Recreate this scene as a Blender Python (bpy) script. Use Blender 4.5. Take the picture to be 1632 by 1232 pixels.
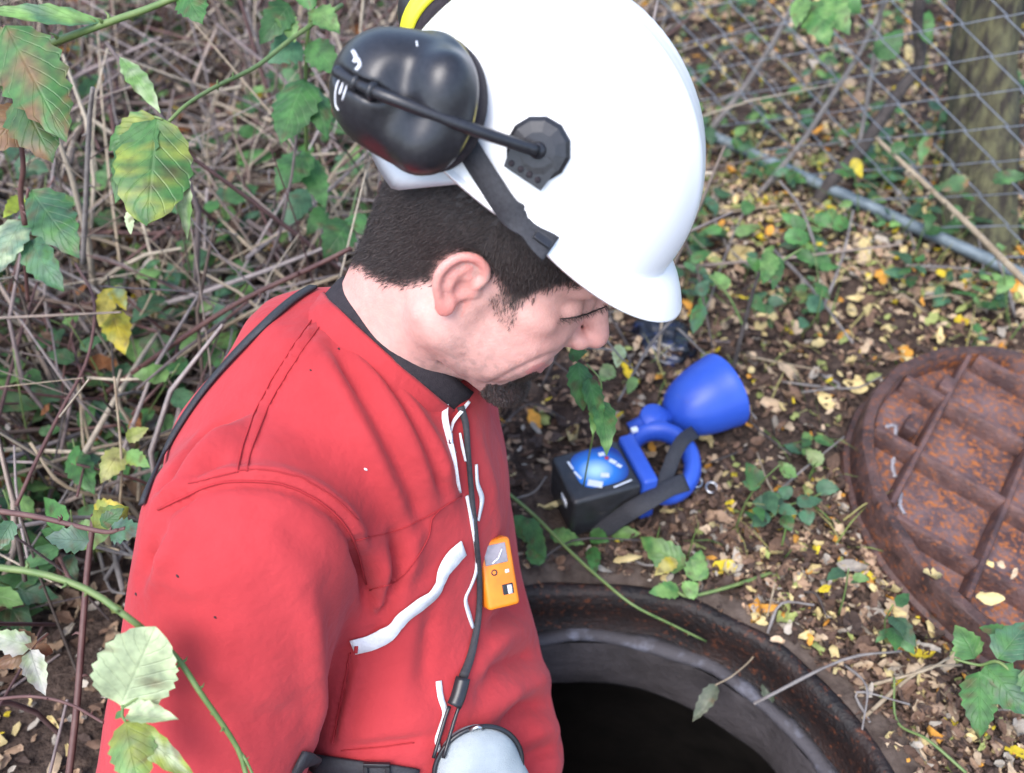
import bpy, bmesh, math, random
import numpy as np
from mathutils import Vector, Matrix, noise
from mathutils.bvhtree import BVHTree

# ------------------------------------------------------------------ scene, camera, light
scene = bpy.context.scene
for o in list(bpy.data.objects):
    bpy.data.objects.remove(o, do_unlink=True)
COL = scene.collection
rnd = random.Random(7)

CAM_H, PITCH, FPX = 1.05, math.radians(45), 1587.0
SP, CP = math.sin(PITCH), math.cos(PITCH)
cam_data = bpy.data.cameras.new('camera')
cam = bpy.data.objects.new('camera', cam_data)
COL.objects.link(cam)
cam.location = (0, 0, CAM_H)
cam.rotation_euler = (math.pi / 2 - PITCH, 0, 0)
cam_data.sensor_width = 36.0
cam_data.lens = 36.0 * FPX / 1632.0
cam_data.clip_start, cam_data.clip_end = 0.02, 500
cam_data.dof.use_dof = True
cam_data.dof.focus_distance = 0.86
cam_data.dof.aperture_fstop = 4.8
scene.camera = cam

SUN_EL, SUN_AZ = math.radians(58), math.radians(-150)      # light comes from the left, behind the camera
world = bpy.data.worlds.new('World')
scene.world = world
world.use_nodes = True
wn, wl = world.node_tree.nodes, world.node_tree.links
sky = wn.new('ShaderNodeTexSky')
sky.sky_type = 'NISHITA'
sky.sun_disc = False
sky.sun_elevation = SUN_EL
sky.sun_rotation = SUN_AZ
sky.air_density, sky.dust_density, sky.ozone_density = 1.0, 1.8, 1.0
wl.new(sky.outputs['Color'], wn['Background'].inputs['Color'])
wn['Background'].inputs['Strength'].default_value = 0.145
sd = bpy.data.lights.new('sun', 'SUN')
sd.energy, sd.angle, sd.color = 1.15, math.radians(38), (1.0, 0.98, 0.97)
sun = bpy.data.objects.new('sun', sd)
COL.objects.link(sun)
sun_dir = Vector((math.sin(SUN_AZ) * math.cos(SUN_EL), math.cos(SUN_AZ) * math.cos(SUN_EL), math.sin(SUN_EL)))
sun.rotation_euler = sun_dir.to_track_quat('Z', 'Y').to_euler()
vs = scene.view_settings
vs.view_transform, vs.look, vs.gamma, vs.use_curve_mapping = 'Standard', 'None', 1.0, False
vs.exposure = 1.72
scene.cycles.max_bounces = 5
scene.cycles.diffuse_bounces = 3
scene.cycles.use_denoising = True

# ------------------------------------------------------------------ helpers: places
def D(px, py, d):
    """point seen at photo pixel (px,py) at depth d"""
    x, y = (px - 816) / FPX, (py - 616) / FPX
    return Vector((x * d, (CP - y * SP) * d, CAM_H - (SP + y * CP) * d))

def W(px, py, z=0.0):
    """point seen at photo pixel (px,py) at height z"""
    y = (py - 616) / FPX
    return D(px, py, (CAM_H - z) / (SP + y * CP))

def PJ(P):
    P = np.asarray(P, float)
    r = P - np.array([0, 0, CAM_H])
    d = r[..., 1] * CP - r[..., 2] * SP
    u = r[..., 1] * SP + r[..., 2] * CP
    return np.stack([816 + FPX * r[..., 0] / d, 616 - FPX * u / d], -1), d

CAMP = Vector((0, 0, CAM_H))

# ------------------------------------------------------------------ helpers: objects
def tag(o, label=None, cat=None, group=None, kind=None):
    if label: o['label'] = label
    if cat: o['category'] = cat
    if group: o['group'] = group
    if kind: o['kind'] = kind
    return o

def empty(name, loc, label=None, cat=None, group=None):
    o = bpy.data.objects.new(name, None)
    o.empty_display_size = 0.05
    COL.objects.link(o)
    o.location = loc
    return tag(o, label, cat, group)

def chain_loc(p):
    v = Vector((0, 0, 0))
    while p is not None:
        v += p.location
        p = p.parent
    return v

def obj(name, verts, faces, mat, parent=None, smooth=True, attrs=None, loc=None):
    """one mesh object from world-space vertices; its origin is its parent's, or loc"""
    me = bpy.data.meshes.new(name)
    verts = np.asarray(verts, float).reshape(-1, 3)
    off = np.array(chain_loc(parent)) if parent is not None else np.array(loc if loc is not None else (0, 0, 0), float)
    me.from_pydata((verts - off).tolist(), [], faces if isinstance(faces, list) else faces.tolist())
    if attrs:
        for an, (dom, data) in attrs.items():
            data = np.asarray(data, np.float32)
            if data.ndim == 1:
                a = me.attributes.new(an, 'FLOAT', dom); a.data.foreach_set('value', data)
            else:
                a = me.attributes.new(an, 'FLOAT_COLOR', dom)
                if data.shape[1] == 3: data = np.c_[data, np.ones(len(data), np.float32)]
                a.data.foreach_set('color', data.astype(np.float32).ravel())
    if smooth:
        me.polygons.foreach_set('use_smooth', np.ones(len(me.polygons), bool))
    me.update()
    o = bpy.data.objects.new(name, me)
    COL.objects.link(o)
    if mat is not None: me.materials.append(mat)
    if parent is not None: o.parent = parent
    elif loc is not None: o.location = loc
    return o

def put(name, me, parent=None, loc=(0, 0, 0), rot=(0, 0, 0), scale=(1, 1, 1)):
    o = bpy.data.objects.new(name, me)
    COL.objects.link(o)
    o.location, o.rotation_euler, o.scale = loc, rot, scale
    if parent is not None: o.parent = parent
    return o

class MB:
    """collects shapes for one mesh"""
    def __init__(s): s.v, s.f, s.a = [], [], []
    def add(s, v, f, a=None):
        n = len(s.v)
        s.v += [tuple(p) for p in v]
        s.f += [tuple(i + n for i in q) for q in f]
        s.a += [a] * len(v)
        return s
    def box(s, c, h, R=None, bev=0.0):
        """box with chamfered edges; c centre, h half sizes, R 3x3"""
        R = R or Matrix.Identity(3)
        c = Vector(c)
        if bev <= 0:
            v = [c + R @ Vector((x * h[0], y * h[1], z * h[2])) for x in (-1, 1) for y in (-1, 1) for z in (-1, 1)]
            f = [(0, 1, 3, 2), (4, 6, 7, 5), (0, 4, 5, 1), (2, 3, 7, 6), (0, 2, 6, 4), (1, 5, 7, 3)]
            return s.add(v, f)
        bm = bmesh.new()
        bmesh.ops.create_cube(bm, size=1)
        for q in bm.verts: q.co = Vector((q.co.x * 2 * h[0], q.co.y * 2 * h[1], q.co.z * 2 * h[2]))
        bmesh.ops.bevel(bm, geom=bm.edges[:], offset=bev, segments=3, profile=0.5, affect='EDGES')
        bm.verts.ensure_lookup_table()
        v = [c + R @ q.co for q in bm.verts]
        f = [tuple(q.index for q in p.verts) for p in bm.faces]
        bm.free()
        return s.add(v, f)
    def tube(s, pts, r, n=6, cap=True, a=None, flat=None):
        """tube through pts, r number or list; flat=(normal hint, ratio) makes a strap"""
        pts = [Vector(p) for p in pts]
        m = len(pts)
        rr = r if isinstance(r, (list, tuple)) else [r] * m
        t0 = (pts[1] - pts[0]).normalized()
        up = Vector((0, 0, 1)) if abs(t0.z) < 0.9 else Vector((1, 0, 0))
        nrm = (up - t0 * up.dot(t0)).normalized()
        v, f = [], []
        for i, p in enumerate(pts):
            t = (pts[min(i + 1, m - 1)] - pts[max(i - 1, 0)])
            if t.length < 1e-9: t = t0
            t.normalize()
            nrm = nrm - t * nrm.dot(t)
            if nrm.length < 1e-6: nrm = t.orthogonal()
            nrm.normalize()
            b = t.cross(nrm)
            for k in range(n):
                an = 2 * math.pi * k / n
                v.append(p + (nrm * math.cos(an) + b * math.sin(an)) * rr[i])
        for i in range(m - 1):
            for k in range(n):
                k2 = (k + 1) % n
                f.append((i * n + k, i * n + k2, (i + 1) * n + k2, (i + 1) * n + k))
        if cap:
            f.append(tuple(range(n))[::-1]); f.append(tuple((m - 1) * n + k for k in range(n)))
        return s.add(v, f, a)
    def strap(s, pts, nrms, w, th, lift=0.0):
        """flat band following pts; nrms outward normals"""
        pts = [Vector(p) for p in pts]
        m = len(pts)
        ww = w if isinstance(w, (list, tuple)) else [w] * m
        v, f = [], []
        for i, p in enumerate(pts):
            t = (pts[min(i + 1, m - 1)] - pts[max(i - 1, 0)]).normalized()
            nn = Vector(nrms[i]); nn = (nn - t * nn.dot(t)).normalized()
            b = t.cross(nn)
            q = p + nn * lift
            e = ww[i] / 2
            for (x, y) in ((-1, 0), (-.92, 1), (.92, 1), (1, 0), (.92, -1), (-.92, -1)):
                v.append(q + b * x * e + nn * y * th / 2)
        n = 6
        for i in range(m - 1):
            for k in range(n):
                k2 = (k + 1) % n
                f.append((i * n + k, (i + 1) * n + k, (i + 1) * n + k2, i * n + k2))
        f.append(tuple(range(n))); f.append(tuple((m - 1) * n + k for k in range(n))[::-1])
        return s.add(v, f)
    def lathe(s, prof, o, ax, n=32, closed=False, sx=1.0, sy=1.0, xdir=None, caps=True):
        """prof [(r,t)] around axis ax through o"""
        ax = Vector(ax).normalized(); o = Vector(o)
        x = Vector(xdir) if xdir is not None else ax.orthogonal()
        x = (x - ax * x.dot(ax)).normalized(); y = ax.cross(x)
        v, f = [], []
        m = len(prof)
        for (r, t) in prof:
            for k in range(n):
                a = 2 * math.pi * k / n
                v.append(o + ax * t + x * math.cos(a) * r * sx + y * math.sin(a) * r * sy)
        for i in range(m - 1 + (1 if closed else 0)):
            j = (i + 1) % m
            for k in range(n):
                k2 = (k + 1) % n
                f.append((i * n + k, i * n + k2, j * n + k2, j * n + k))
        if not closed and caps:
            if prof[0][0] > 1e-6: f.append(tuple(range(n))[::-1])
            if prof[-1][0] > 1e-6: f.append(tuple((m - 1) * n + k for k in range(n)))
        return s.add(v, f)
    def build(s, name, mat, parent=None, smooth=True, loc=None, attr=None):
        at = None
        if attr: at = {attr: ('POINT', np.array(s.a, np.float32))}
        return obj(name, s.v, s.f, mat, parent, smooth, at, loc)

def autosmooth(o, deg=35):
    me = o.data
    me.set_sharp_from_angle(angle=math.radians(deg))
    return o

def spline(pts, n):
    """Catmull-Rom through pts (any dimension), n samples"""
    P = np.asarray(pts, float)
    if len(P) == 2:
        t = np.linspace(0, 1, n)[:, None]
        return P[0] * (1 - t) + P[1] * t
    P = np.vstack([2 * P[0] - P[1], P, 2 * P[-1] - P[-2]])
    m = len(P) - 3
    out = []
    for u in np.linspace(0, m, n):
        i = min(int(u), m - 1); t = u - i
        a, b, c, d = P[i:i + 4]
        out.append(.5 * (2 * b + (c - a) * t + (2 * a - 5 * b + 4 * c - d) * t * t + (3 * b - a - 3 * c + d) * t ** 3))
    return np.array(out)

# ------------------------------------------------------------------ helpers: signed-distance modelling
class Field:
    def __init__(s, lo, hi, vox):
        s.lo, s.vox = np.array(lo, float), vox
        n = np.ceil((np.array(hi) - s.lo) / vox).astype(int) + 1
        ax = [np.arange(k, dtype=np.float32) * vox + np.float32(l) for k, l in zip(n, s.lo)]
        s.X, s.Y, s.Z = np.meshgrid(*ax, indexing='ij', copy=False)
        s.ax = ax
        s.d = np.full(tuple(n), 1.0, np.float32)
    def _win(s, c, r):
        """index window around a shape; outside it the shape cannot matter"""
        sl = []
        for k in range(3):
            a = np.searchsorted(s.ax[k], c[0][k] - r); b = np.searchsorted(s.ax[k], c[1][k] + r)
            sl.append(slice(max(0, a), max(0, b)))
        return tuple(sl)
    def _mix(s, w, e, k, op):
        d = s.d[w]
        if op == 'u':
            if k <= 0: np.minimum(d, e, out=d)
            else:
                h = np.clip(.5 + .5 * (d - e) / k, 0, 1)
                d[...] = d * (1 - h) + e * h - k * h * (1 - h)
        else:
            e = -e
            if k <= 0: np.maximum(d, e, out=d)
            else:
                h = np.clip(.5 - .5 * (d - e) / k, 0, 1)
                d[...] = d * (1 - h) + e * h + k * h * (1 - h)
    def ell(s, c, r, k=0.01, R=None, op='u'):
        c = np.array(c, float); r = np.array(r, float)
        m = r.max() + 2 * k + 6 * s.vox
        w = s._win((c, c), m)
        if 0 in s.d[w].shape: return s
        x, y, z = s.X[w] - c[0], s.Y[w] - c[1], s.Z[w] - c[2]
        if R is not None:
            R = np.array(R, np.float32)
            x, y, z = R[0, 0] * x + R[1, 0] * y + R[2, 0] * z, R[0, 1] * x + R[1, 1] * y + R[2, 1] * z, R[0, 2] * x + R[1, 2] * y + R[2, 2] * z
        k0 = np.sqrt((x / r[0]) ** 2 + (y / r[1]) ** 2 + (z / r[2]) ** 2) + 1e-6
        k1 = np.sqrt((x / r[0] ** 2) ** 2 + (y / r[1] ** 2) ** 2 + (z / r[2] ** 2) ** 2) + 1e-6
        s._mix(w, (k0 * (k0 - 1) / k1).astype(np.float32), k, op)
        return s
    def cap(s, a, b, ra, rb=None, k=0.01, op='u', fl=None):
        """tapered capsule; fl=(dir, scale) flattens the section along dir"""
        rb = ra if rb is None else rb
        a, b = np.array(a, float), np.array(b, float)
        m = max(ra, rb) + 2 * k + 6 * s.vox
        w = s._win((np.minimum(a, b), np.maximum(a, b)), m)
        if 0 in s.d[w].shape: return s
        x, y, z = s.X[w] - a[0], s.Y[w] - a[1], s.Z[w] - a[2]
        ab = b - a; L2 = (ab ** 2).sum() + 1e-12
        t = np.clip((x * ab[0] + y * ab[1] + z * ab[2]) / L2, 0, 1)
        x, y, z = x - t * ab[0], y - t * ab[1], z - t * ab[2]
        if fl is not None:
            q, sc = np.array(fl[0], float), fl[1]
            q /= np.linalg.norm(q)
            pr = x * q[0] + y * q[1] + z * q[2]
            g = (1 / sc - 1) * pr
            x, y, z = x + g * q[0], y + g * q[1], z + g * q[2]
        e = np.sqrt(x * x + y * y + z * z) - (ra + (rb - ra) * t)
        s._mix(w, e.astype(np.float32), k, op)
        return s
    def mesh(s, iso=0.0):
        import openvdb as vdb
        g = vdb.FloatGrid(background=1.0)
        lim = 4 * s.vox
        g.copyFromArray(np.clip(s.d, -lim, lim).astype(np.float32))
        P, Q = g.convertToQuads(isovalue=iso)
        P = np.asarray(P, float) * s.vox + s.lo
        return P, np.asarray(Q)

def relax(P, Q, it=2, lam=0.5):
    """Laplacian smoothing"""
    E = np.vstack([Q[:, [0, 1]], Q[:, [1, 2]], Q[:, [2, 3]], Q[:, [3, 0]]])
    E = np.vstack([E, E[:, ::-1]])
    cnt = np.bincount(E[:, 0], minlength=len(P)).astype(float)[:, None]
    for _ in range(it):
        S = np.stack([np.bincount(E[:, 0], weights=P[E[:, 1], k], minlength=len(P)) for k in range(3)], 1)
        P = P + lam * (S / np.maximum(cnt, 1) - P)
    return P

def vnormals(P, Q):
    n = np.cross(P[Q[:, 2]] - P[Q[:, 0]], P[Q[:, 3]] - P[Q[:, 1]])
    N = np.zeros_like(P)
    for k in range(4): np.add.at(N, Q[:, k], n)
    return N / (np.linalg.norm(N, axis=1, keepdims=True) + 1e-12)

def bvh(P, Q):
    return BVHTree.FromPolygons([tuple(p) for p in P], [tuple(int(i) for i in q) for q in Q])

def cast(tree, px, py):
    d = (D(px, py, 1.0) - CAMP).normalized()
    h = tree.ray_cast(CAMP, d)
    return h[0], h[1]

def trace(tree, pix, n, lift=0.0):
    """3D points and normals where a traced line lies on a surface"""
    out, nr = [], []
    for (x, y) in spline(pix, n):
        p, q = cast(tree, x, y)
        if p is None: continue
        if q.dot(CAMP - p) < 0: q = -q
        out.append(p + q * lift); nr.append(q)
    return out, nr

def seg_dist(P, poly):
    """distance of points P to polyline"""
    best = np.full(len(P), 1e9)
    poly = np.asarray([tuple(q) for q in poly], float)
    for a, b in zip(poly[:-1], poly[1:]):
        ab = b - a
        t = np.clip(((P - a) @ ab) / ((ab ** 2).sum() + 1e-12), 0, 1)
        best = np.minimum(best, np.linalg.norm(P - a - t[:, None] * ab, axis=1))
    return best

def inpoly(xy, poly):
    x, y = xy[:, 0], xy[:, 1]
    c = np.zeros(len(x), bool)
    n = len(poly)
    for i in range(n):
        x1, y1 = poly[i]; x2, y2 = poly[(i + 1) % n]
        cond = ((y1 > y) != (y2 > y)) & (x < (x2 - x1) * (y - y1) / ((y2 - y1) + 1e-12) + x1)
        c ^= cond
    return c

# ------------------------------------------------------------------ helpers: materials
def mat(name, col, rough=0.6, col2=None, scale=20.0, detail=6.0, bump=0.0, bscale=None, metal=0.0, spec=0.5,
        attr=None, attr_mul=False, coat=0.0, sss=0.0, sheen=0.0, ramp=(0.35, 0.65), stretch=None, bdist=0.002):
    m = bpy.data.materials.new(name)
    m.use_nodes = True
    N, L = m.node_tree.nodes, m.node_tree.links
    b = N['Principled BSDF']
    b.inputs['Roughness'].default_value = rough
    b.inputs['Metallic'].default_value = metal
    b.inputs['Specular IOR Level'].default_value = spec
    b.inputs['Coat Weight'].default_value = coat
    if sss:
        b.inputs['Subsurface Weight'].default_value = sss
        b.inputs['Subsurface Radius'].default_value = (0.006, 0.0025, 0.0015)
        b.inputs['Subsurface Scale'].default_value = 1.0
    if sheen:
        b.inputs['Sheen Weight'].default_value = sheen
        b.inputs['Sheen Roughness'].default_value = 0.5
    tc = N.new('ShaderNodeTexCoord')
    crd = tc.outputs['Object']
    if stretch:
        mp = N.new('ShaderNodeMapping'); mp.inputs['Scale'].default_value = stretch
        L.new(crd, mp.inputs['Vector']); crd = mp.outputs['Vector']
    src = None
    if attr:
        a = N.new('ShaderNodeAttribute'); a.attribute_name = attr
        src = a.outputs['Color']
    if col2 is not None:
        nz = N.new('ShaderNodeTexNoise'); nz.inputs['Scale'].default_value = scale; nz.inputs['Detail'].default_value = detail
        nz.inputs['Roughness'].default_value = 0.6
        L.new(crd, nz.inputs['Vector'])
        r = N.new('ShaderNodeValToRGB')
        r.color_ramp.elements[0].position, r.color_ramp.elements[1].position = ramp
        r.color_ramp.elements[0].color = (*col, 1); r.color_ramp.elements[1].color = (*col2, 1)
        L.new(nz.outputs['Fac'], r.inputs['Fac'])
        if src is not None:
            mx = N.new('ShaderNodeMix'); mx.data_type = 'RGBA'; mx.blend_type = 'MULTIPLY'; mx.inputs['Factor'].default_value = 1
            L.new(src, mx.inputs['A']); L.new(r.outputs['Color'], mx.inputs['B'])
            src = mx.outputs['Result']
        else: src = r.outputs['Color']
    if src is not None: L.new(src, b.inputs['Base Color'])
    else: b.inputs['Base Color'].default_value = (*col, 1)
    if bump:
        nb = N.new('ShaderNodeTexNoise'); nb.inputs['Scale'].default_value = bscale or scale * 4; nb.inputs['Detail'].default_value = 5
        L.new(crd, nb.inputs['Vector'])
        bp = N.new('ShaderNodeBump'); bp.inputs['Strength'].default_value = bump; bp.inputs['Distance'].default_value = bdist
        L.new(nb.outputs['Fac'], bp.inputs['Height'])
        L.new(bp.outputs['Normal'], b.inputs['Normal'])
    return m

def grime(m, col=(.10, .075, .055), amount=.62, scale=26.0, strength=.7):
    """dirt smears with a shape of their own over a material"""
    N, L = m.node_tree.nodes, m.node_tree.links
    b = N['Principled BSDF']
    tc = N.new('ShaderNodeTexCoord')
    nz = N.new('ShaderNodeTexNoise'); nz.inputs['Scale'].default_value = scale; nz.inputs['Detail'].default_value = 9; nz.inputs['Roughness'].default_value = .72
    L.new(tc.outputs['Object'], nz.inputs['Vector'])
    r = N.new('ShaderNodeValToRGB'); r.color_ramp.elements[0].position, r.color_ramp.elements[1].position = amount, amount + .16
    r.color_ramp.elements[1].color = (strength, strength, strength, 1)
    L.new(nz.outputs['Fac'], r.inputs['Fac'])
    mx = N.new('ShaderNodeMix'); mx.data_type = 'RGBA'
    L.new(r.outputs['Color'], mx.inputs['Factor'])
    if b.inputs['Base Color'].links: L.new(b.inputs['Base Color'].links[0].from_socket, mx.inputs['A'])
    else: mx.inputs['A'].default_value = b.inputs['Base Color'].default_value
    mx.inputs['B'].default_value = (*col, 1)
    L.new(mx.outputs['Result'], b.inputs['Base Color'])
    rg = N.new('ShaderNodeMapRange'); rg.inputs['To Min'].default_value = b.inputs['Roughness'].default_value; rg.inputs['To Max'].default_value = .85
    L.new(r.outputs['Color'], rg.inputs['Value']); L.new(rg.outputs[0], b.inputs['Roughness'])
    return m
# ------------------------------------------------------------------ ground and manhole
MCX, MCY, MR1 = .0909, .375, .3125
COVC = Vector((.716, .810, .040))
COVR = rot_cover = None
def _frame(yaw, nod, roll):
    yaw, nod, roll = map(math.radians, (yaw, nod, roll))
    F = Vector((math.cos(nod) * math.cos(yaw), math.cos(nod) * math.sin(yaw), -math.sin(nod)))
    L0 = Vector((-math.sin(yaw), math.cos(yaw), 0)); U0 = F.cross(L0)
    Lf = L0 * math.cos(roll) + U0 * math.sin(roll); U = F.cross(Lf)
    return Matrix((F, Lf, U)).transposed()
COVM = _frame(-34.7, 9.4, -2.5)
COVN = COVM.col[2]
def sstep(a, b, x):
    t = min(1, max(0, (x - a) / (b - a))); return t * t * (3 - 2 * t)
def gz(x, y):
    r = math.hypot(x - MCX, y - MCY)
    z = .030 * noise.noise(Vector((x * 1.6, y * 1.6, 0))) + .012 * noise.noise(Vector((x * 6, y * 6, 3))) + .005 * noise.noise(Vector((x * 22, y * 22, 5)))
    z += .06 * sstep(.35, 1.6, -x) * sstep(.3, 1.2, y)                      # the bramble side is a low bank
    z *= sstep(.36, .70, r)
    z += .004 * noise.noise(Vector((x * 40, y * 40, 9)))
    rl = math.hypot(x - .19, y - .87)
    z *= .25 + .75 * sstep(.16, .30, rl)
    rc = math.hypot(x - COVC.x, y - COVC.y)
    zc = COVC.z - .062 - (COVN.x * (x - COVC.x) + COVN.y * (y - COVC.y)) / COVN.z
    k = 1 - sstep(.27, .42, rc)
    return (z - .004) * (1 - k) + (zc + .003 * noise.noise(Vector((x * 30, y * 30, 1)))) * k
rr_ = [.352]
while rr_[-1] < 2.9: rr_.append(rr_[-1] + .0135)
while rr_[-1] < 70: rr_.append(rr_[-1] * 1.13)
NG = 220
gv = [(MCX + r * math.cos(2 * math.pi * i / NG), MCY + r * math.sin(2 * math.pi * i / NG)) for r in rr_ for i in range(NG)]
gv = [(x, y, gz(x, y)) for x, y in gv]
gf = [(j * NG + i, j * NG + (i + 1) % NG, (j + 1) * NG + (i + 1) % NG, (j + 1) * NG + i) for j in range(len(rr_) - 1) for i in range(NG)]
M_soil = mat('dark_soil', (.030, .020, .016), .95, col2=(.100, .070, .055), scale=60, detail=10, bump=1.0, bscale=150, bdist=.010, spec=.2)
tag(obj('ground', gv, gf, M_soil), kind='structure')

M_conc = mat('stained_concrete', (.034, .023, .018), .9, col2=(.100, .076, .062), scale=34, detail=9, bump=.8, bscale=160, bdist=.003, spec=.25)
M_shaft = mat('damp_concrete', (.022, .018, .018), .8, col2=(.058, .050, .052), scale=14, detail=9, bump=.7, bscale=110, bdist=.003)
M_pale = mat('mortar_edge', (.050, .046, .052), .8, col2=(.20, .21, .26), scale=16, detail=8, ramp=(.48, .66), bump=.8, bscale=140, bdist=.002)
def rust(name, a, b, c, sc=30, rr=(.54, .68)):
    m = mat(name, a, .58, col2=b, scale=sc, detail=9, bump=.9, bscale=170, bdist=.0025, spec=.35, ramp=(.38, .62))
    N, L = m.node_tree.nodes, m.node_tree.links
    bs = N['Principled BSDF']
    tc = N.new('ShaderNodeTexCoord')
    n2 = N.new('ShaderNodeTexNoise'); n2.inputs['Scale'].default_value = 130; n2.inputs['Detail'].default_value = 7; n2.inputs['Roughness'].default_value = .65
    L.new(tc.outputs['Object'], n2.inputs['Vector'])
    r2 = N.new('ShaderNodeValToRGB'); r2.color_ramp.elements[0].position, r2.color_ramp.elements[1].position = rr
    L.new(n2.outputs['Fac'], r2.inputs['Fac'])
    mx = N.new('ShaderNodeMix'); mx.data_type = 'RGBA'
    L.new(r2.outputs['Color'], mx.inputs['Factor']); L.new(bs.inputs['Base Color'].links[0].from_socket, mx.inputs['A']); mx.inputs['B'].default_value = (*c, 1)
    L.new(mx.outputs['Result'], bs.inputs['Base Color'])
    return m
M_frame = rust('black_rust', (.007, .005, .005), (.018, .009, .007), (.120, .036, .014), 20, (.56, .72))
man = empty('manhole', (MCX, MCY, 0), 'open round manhole with rusty iron frame and concrete collar in the soil', 'manhole')
o3 = (MCX, MCY, 0)
def rough_lathe(name, prof, m_, parent, n=120, amp=.002, closed=False, seed=0):
    mb = MB().lathe(prof, o3, (0, 0, 1), n, closed=closed, caps=False)
    mb.v = [tuple(Vector(v) + Vector((noise.noise(Vector(v) * 14 + Vector((seed, 0, 0))), noise.noise(Vector(v) * 14 + Vector((0, seed + 5, 0))), .6 * noise.noise(Vector(v) * 18))) * amp) for v in mb.v]
    return mb.build(name, m_, parent)
rough_lathe('concrete_collar', [(.327, -.10), (.327, .001), (.35, .005), (.372, .001), (.392, -.010), (.40, -.05)], M_conc, man, amp=.011)
rough_lathe('iron_frame', [(.330, -.09), (.330, .002), (.326, .004), (.318, .003), (MR1, -.002), (.310, -.03), (.308, -.068), (.300, -.072), (.300, -.09)], M_frame, man, amp=.005, closed=True, seed=3)
rough_lathe('mortar_edge', [(.309, -.069), (.297, -.067), (.2905, -.070), (.2890, -.076), (.300, -.085)], M_pale, man, amp=.007, seed=8, closed=True)
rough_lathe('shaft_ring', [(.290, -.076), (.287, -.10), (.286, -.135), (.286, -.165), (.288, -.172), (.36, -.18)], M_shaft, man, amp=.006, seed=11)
M_shadebrick = mat('shade_black_brick', (.008, .007, .007), .6, col2=(.020, .017, .016), scale=20, detail=8, bump=.6, bscale=60)  # near-black base colour stands in for the shade deep in the hole
rough_lathe('chamber', [(.34, -.178), (.50, -.24), (.55, -.7), (.55, -1.6), (.55, -2.3), (.3, -2.3), (.001, -2.3)], M_shadebrick, man, amp=.004, seed=15)
M_rung = rust('rusty_rung', (.02, .012, .010), (.05, .022, .014), (.12, .04, .016), 30)
for z_ in (-1.065, -1.40, -1.75):
    MB().tube([(-.40, .56, z_), (-.22, .60, z_), (-.06, .34, z_), (-.30, .20, z_)], .012, 8).build('rung', M_rung, man)

# ------------------------------------------------------------------ chain-link fence
FA, FB = W(1110, 200, .03), W(1632, 440, .03)
fdir = (FB - FA); fdir.z = 0; fdir.normalize()
fmid = (FA + FB) * .5
fnor = Vector((-fdir.y, fdir.x, 0))
M_galv = mat('galvanised_steel', (.10, .13, .145), .6, col2=(.19, .23, .25), scale=40, metal=.35, bump=.3, bscale=200)
M_wire = mat('galvanised_wire', (.21, .23, .26), .55, col2=(.32, .34, .38), scale=60, metal=.3)
fence = empty('chain_link_fence', (fmid.x, fmid.y, 0), 'galvanised chain-link fence with bottom pipe running behind the manhole cover', 'fence')
gp_ = lambda s, z, o=0: Vector((fmid.x, fmid.y, 0)) + fdir * s + fnor * o + Vector((0, 0, z))
MB().tube([gp_(s, .035 + .006 * math.sin(s * 2.1), -.012) for s in np.linspace(-1.9, 1.7, 20)], .0105, 12).build('bottom_pipe', M_galv, fence)
for s in (-1.85, 1.65):
    MB().tube([gp_(s, -.1, -.05), gp_(s, .8, -.05), gp_(s, 1.6, -.05)], .022, 12).build('post', M_galv, fence)
aw, bw = .058, .031
zz = []
nz_ = 46
for k in range(nz_):
    s = (aw / 2 if k % 2 else -aw / 2)
    zz.append(Vector((fmid.x, fmid.y, 0)) + fdir * s + fnor * (.003 if k % 2 else -.003) + Vector((0, 0, .04 + k * bw)))
wme = MB().tube(zz, .0018, 5).build('wire', M_wire, fence).data
nw = 60
first = fence.children[-1]; first.location = fdir * (-1.78)
for i in range(1, nw):
    s = -1.78 + i * aw
    if s > 1.62: break
    w_ = put('wire', wme, fence, fdir * s)
    if i % 2: w_.location = fdir * s + Vector((0, 0, bw))

# ------------------------------------------------------------------ tree behind the fence
tree = empty('tree', W(1556, 392), 'slim tree with mossy ridged bark behind the chain-link fence', 'tree')
M_bark = mat('mossy_bark', (.030, .024, .018), .95, col2=(.105, .100, .050), scale=60, detail=9, bump=1.0, bscale=90, bdist=.008, stretch=(1, .8, .16), ramp=(.40, .62))
tb_ = W(1556, 392)
tp = [tuple(tb_ + Vector((0, 0, -.05))), tuple(D(1562, 330, 1.74)), tuple(D(1572, 180, 1.72)), tuple(D(1586, 0, 1.68)), (.85, 1.86, .9), (.87, 1.93, 1.5), (.89, 1.95, 2.2), (.92, 1.95, 3.0)]
tr = [.080, .056, .049, .046, .044, .042, .036, .026]
TP = spline(tp, 60); TRr = np.interp(np.linspace(0, 1, 60), np.linspace(0, 1, 8), tr)
mb = MB().tube([Vector(p) for p in TP], list(TRr), 40)
nv = []
for i, v in enumerate(mb.v):
    ring_, k = divmod(i, 40)
    c = Vector(TP[min(ring_, 59)]); d = Vector(v) - c
    a = 2 * math.pi * k / 40
    u = .12 * math.sin(a * 3 + ring_ * .05) + .26 * abs(math.sin(a * 8.5 + ring_ * .10 + 2 * noise.noise(Vector(v) * 6))) - .08
    nv.append(tuple(c + d * (1 + u)))
mb.v = nv
mb.build('trunk', M_bark, tree)
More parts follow.
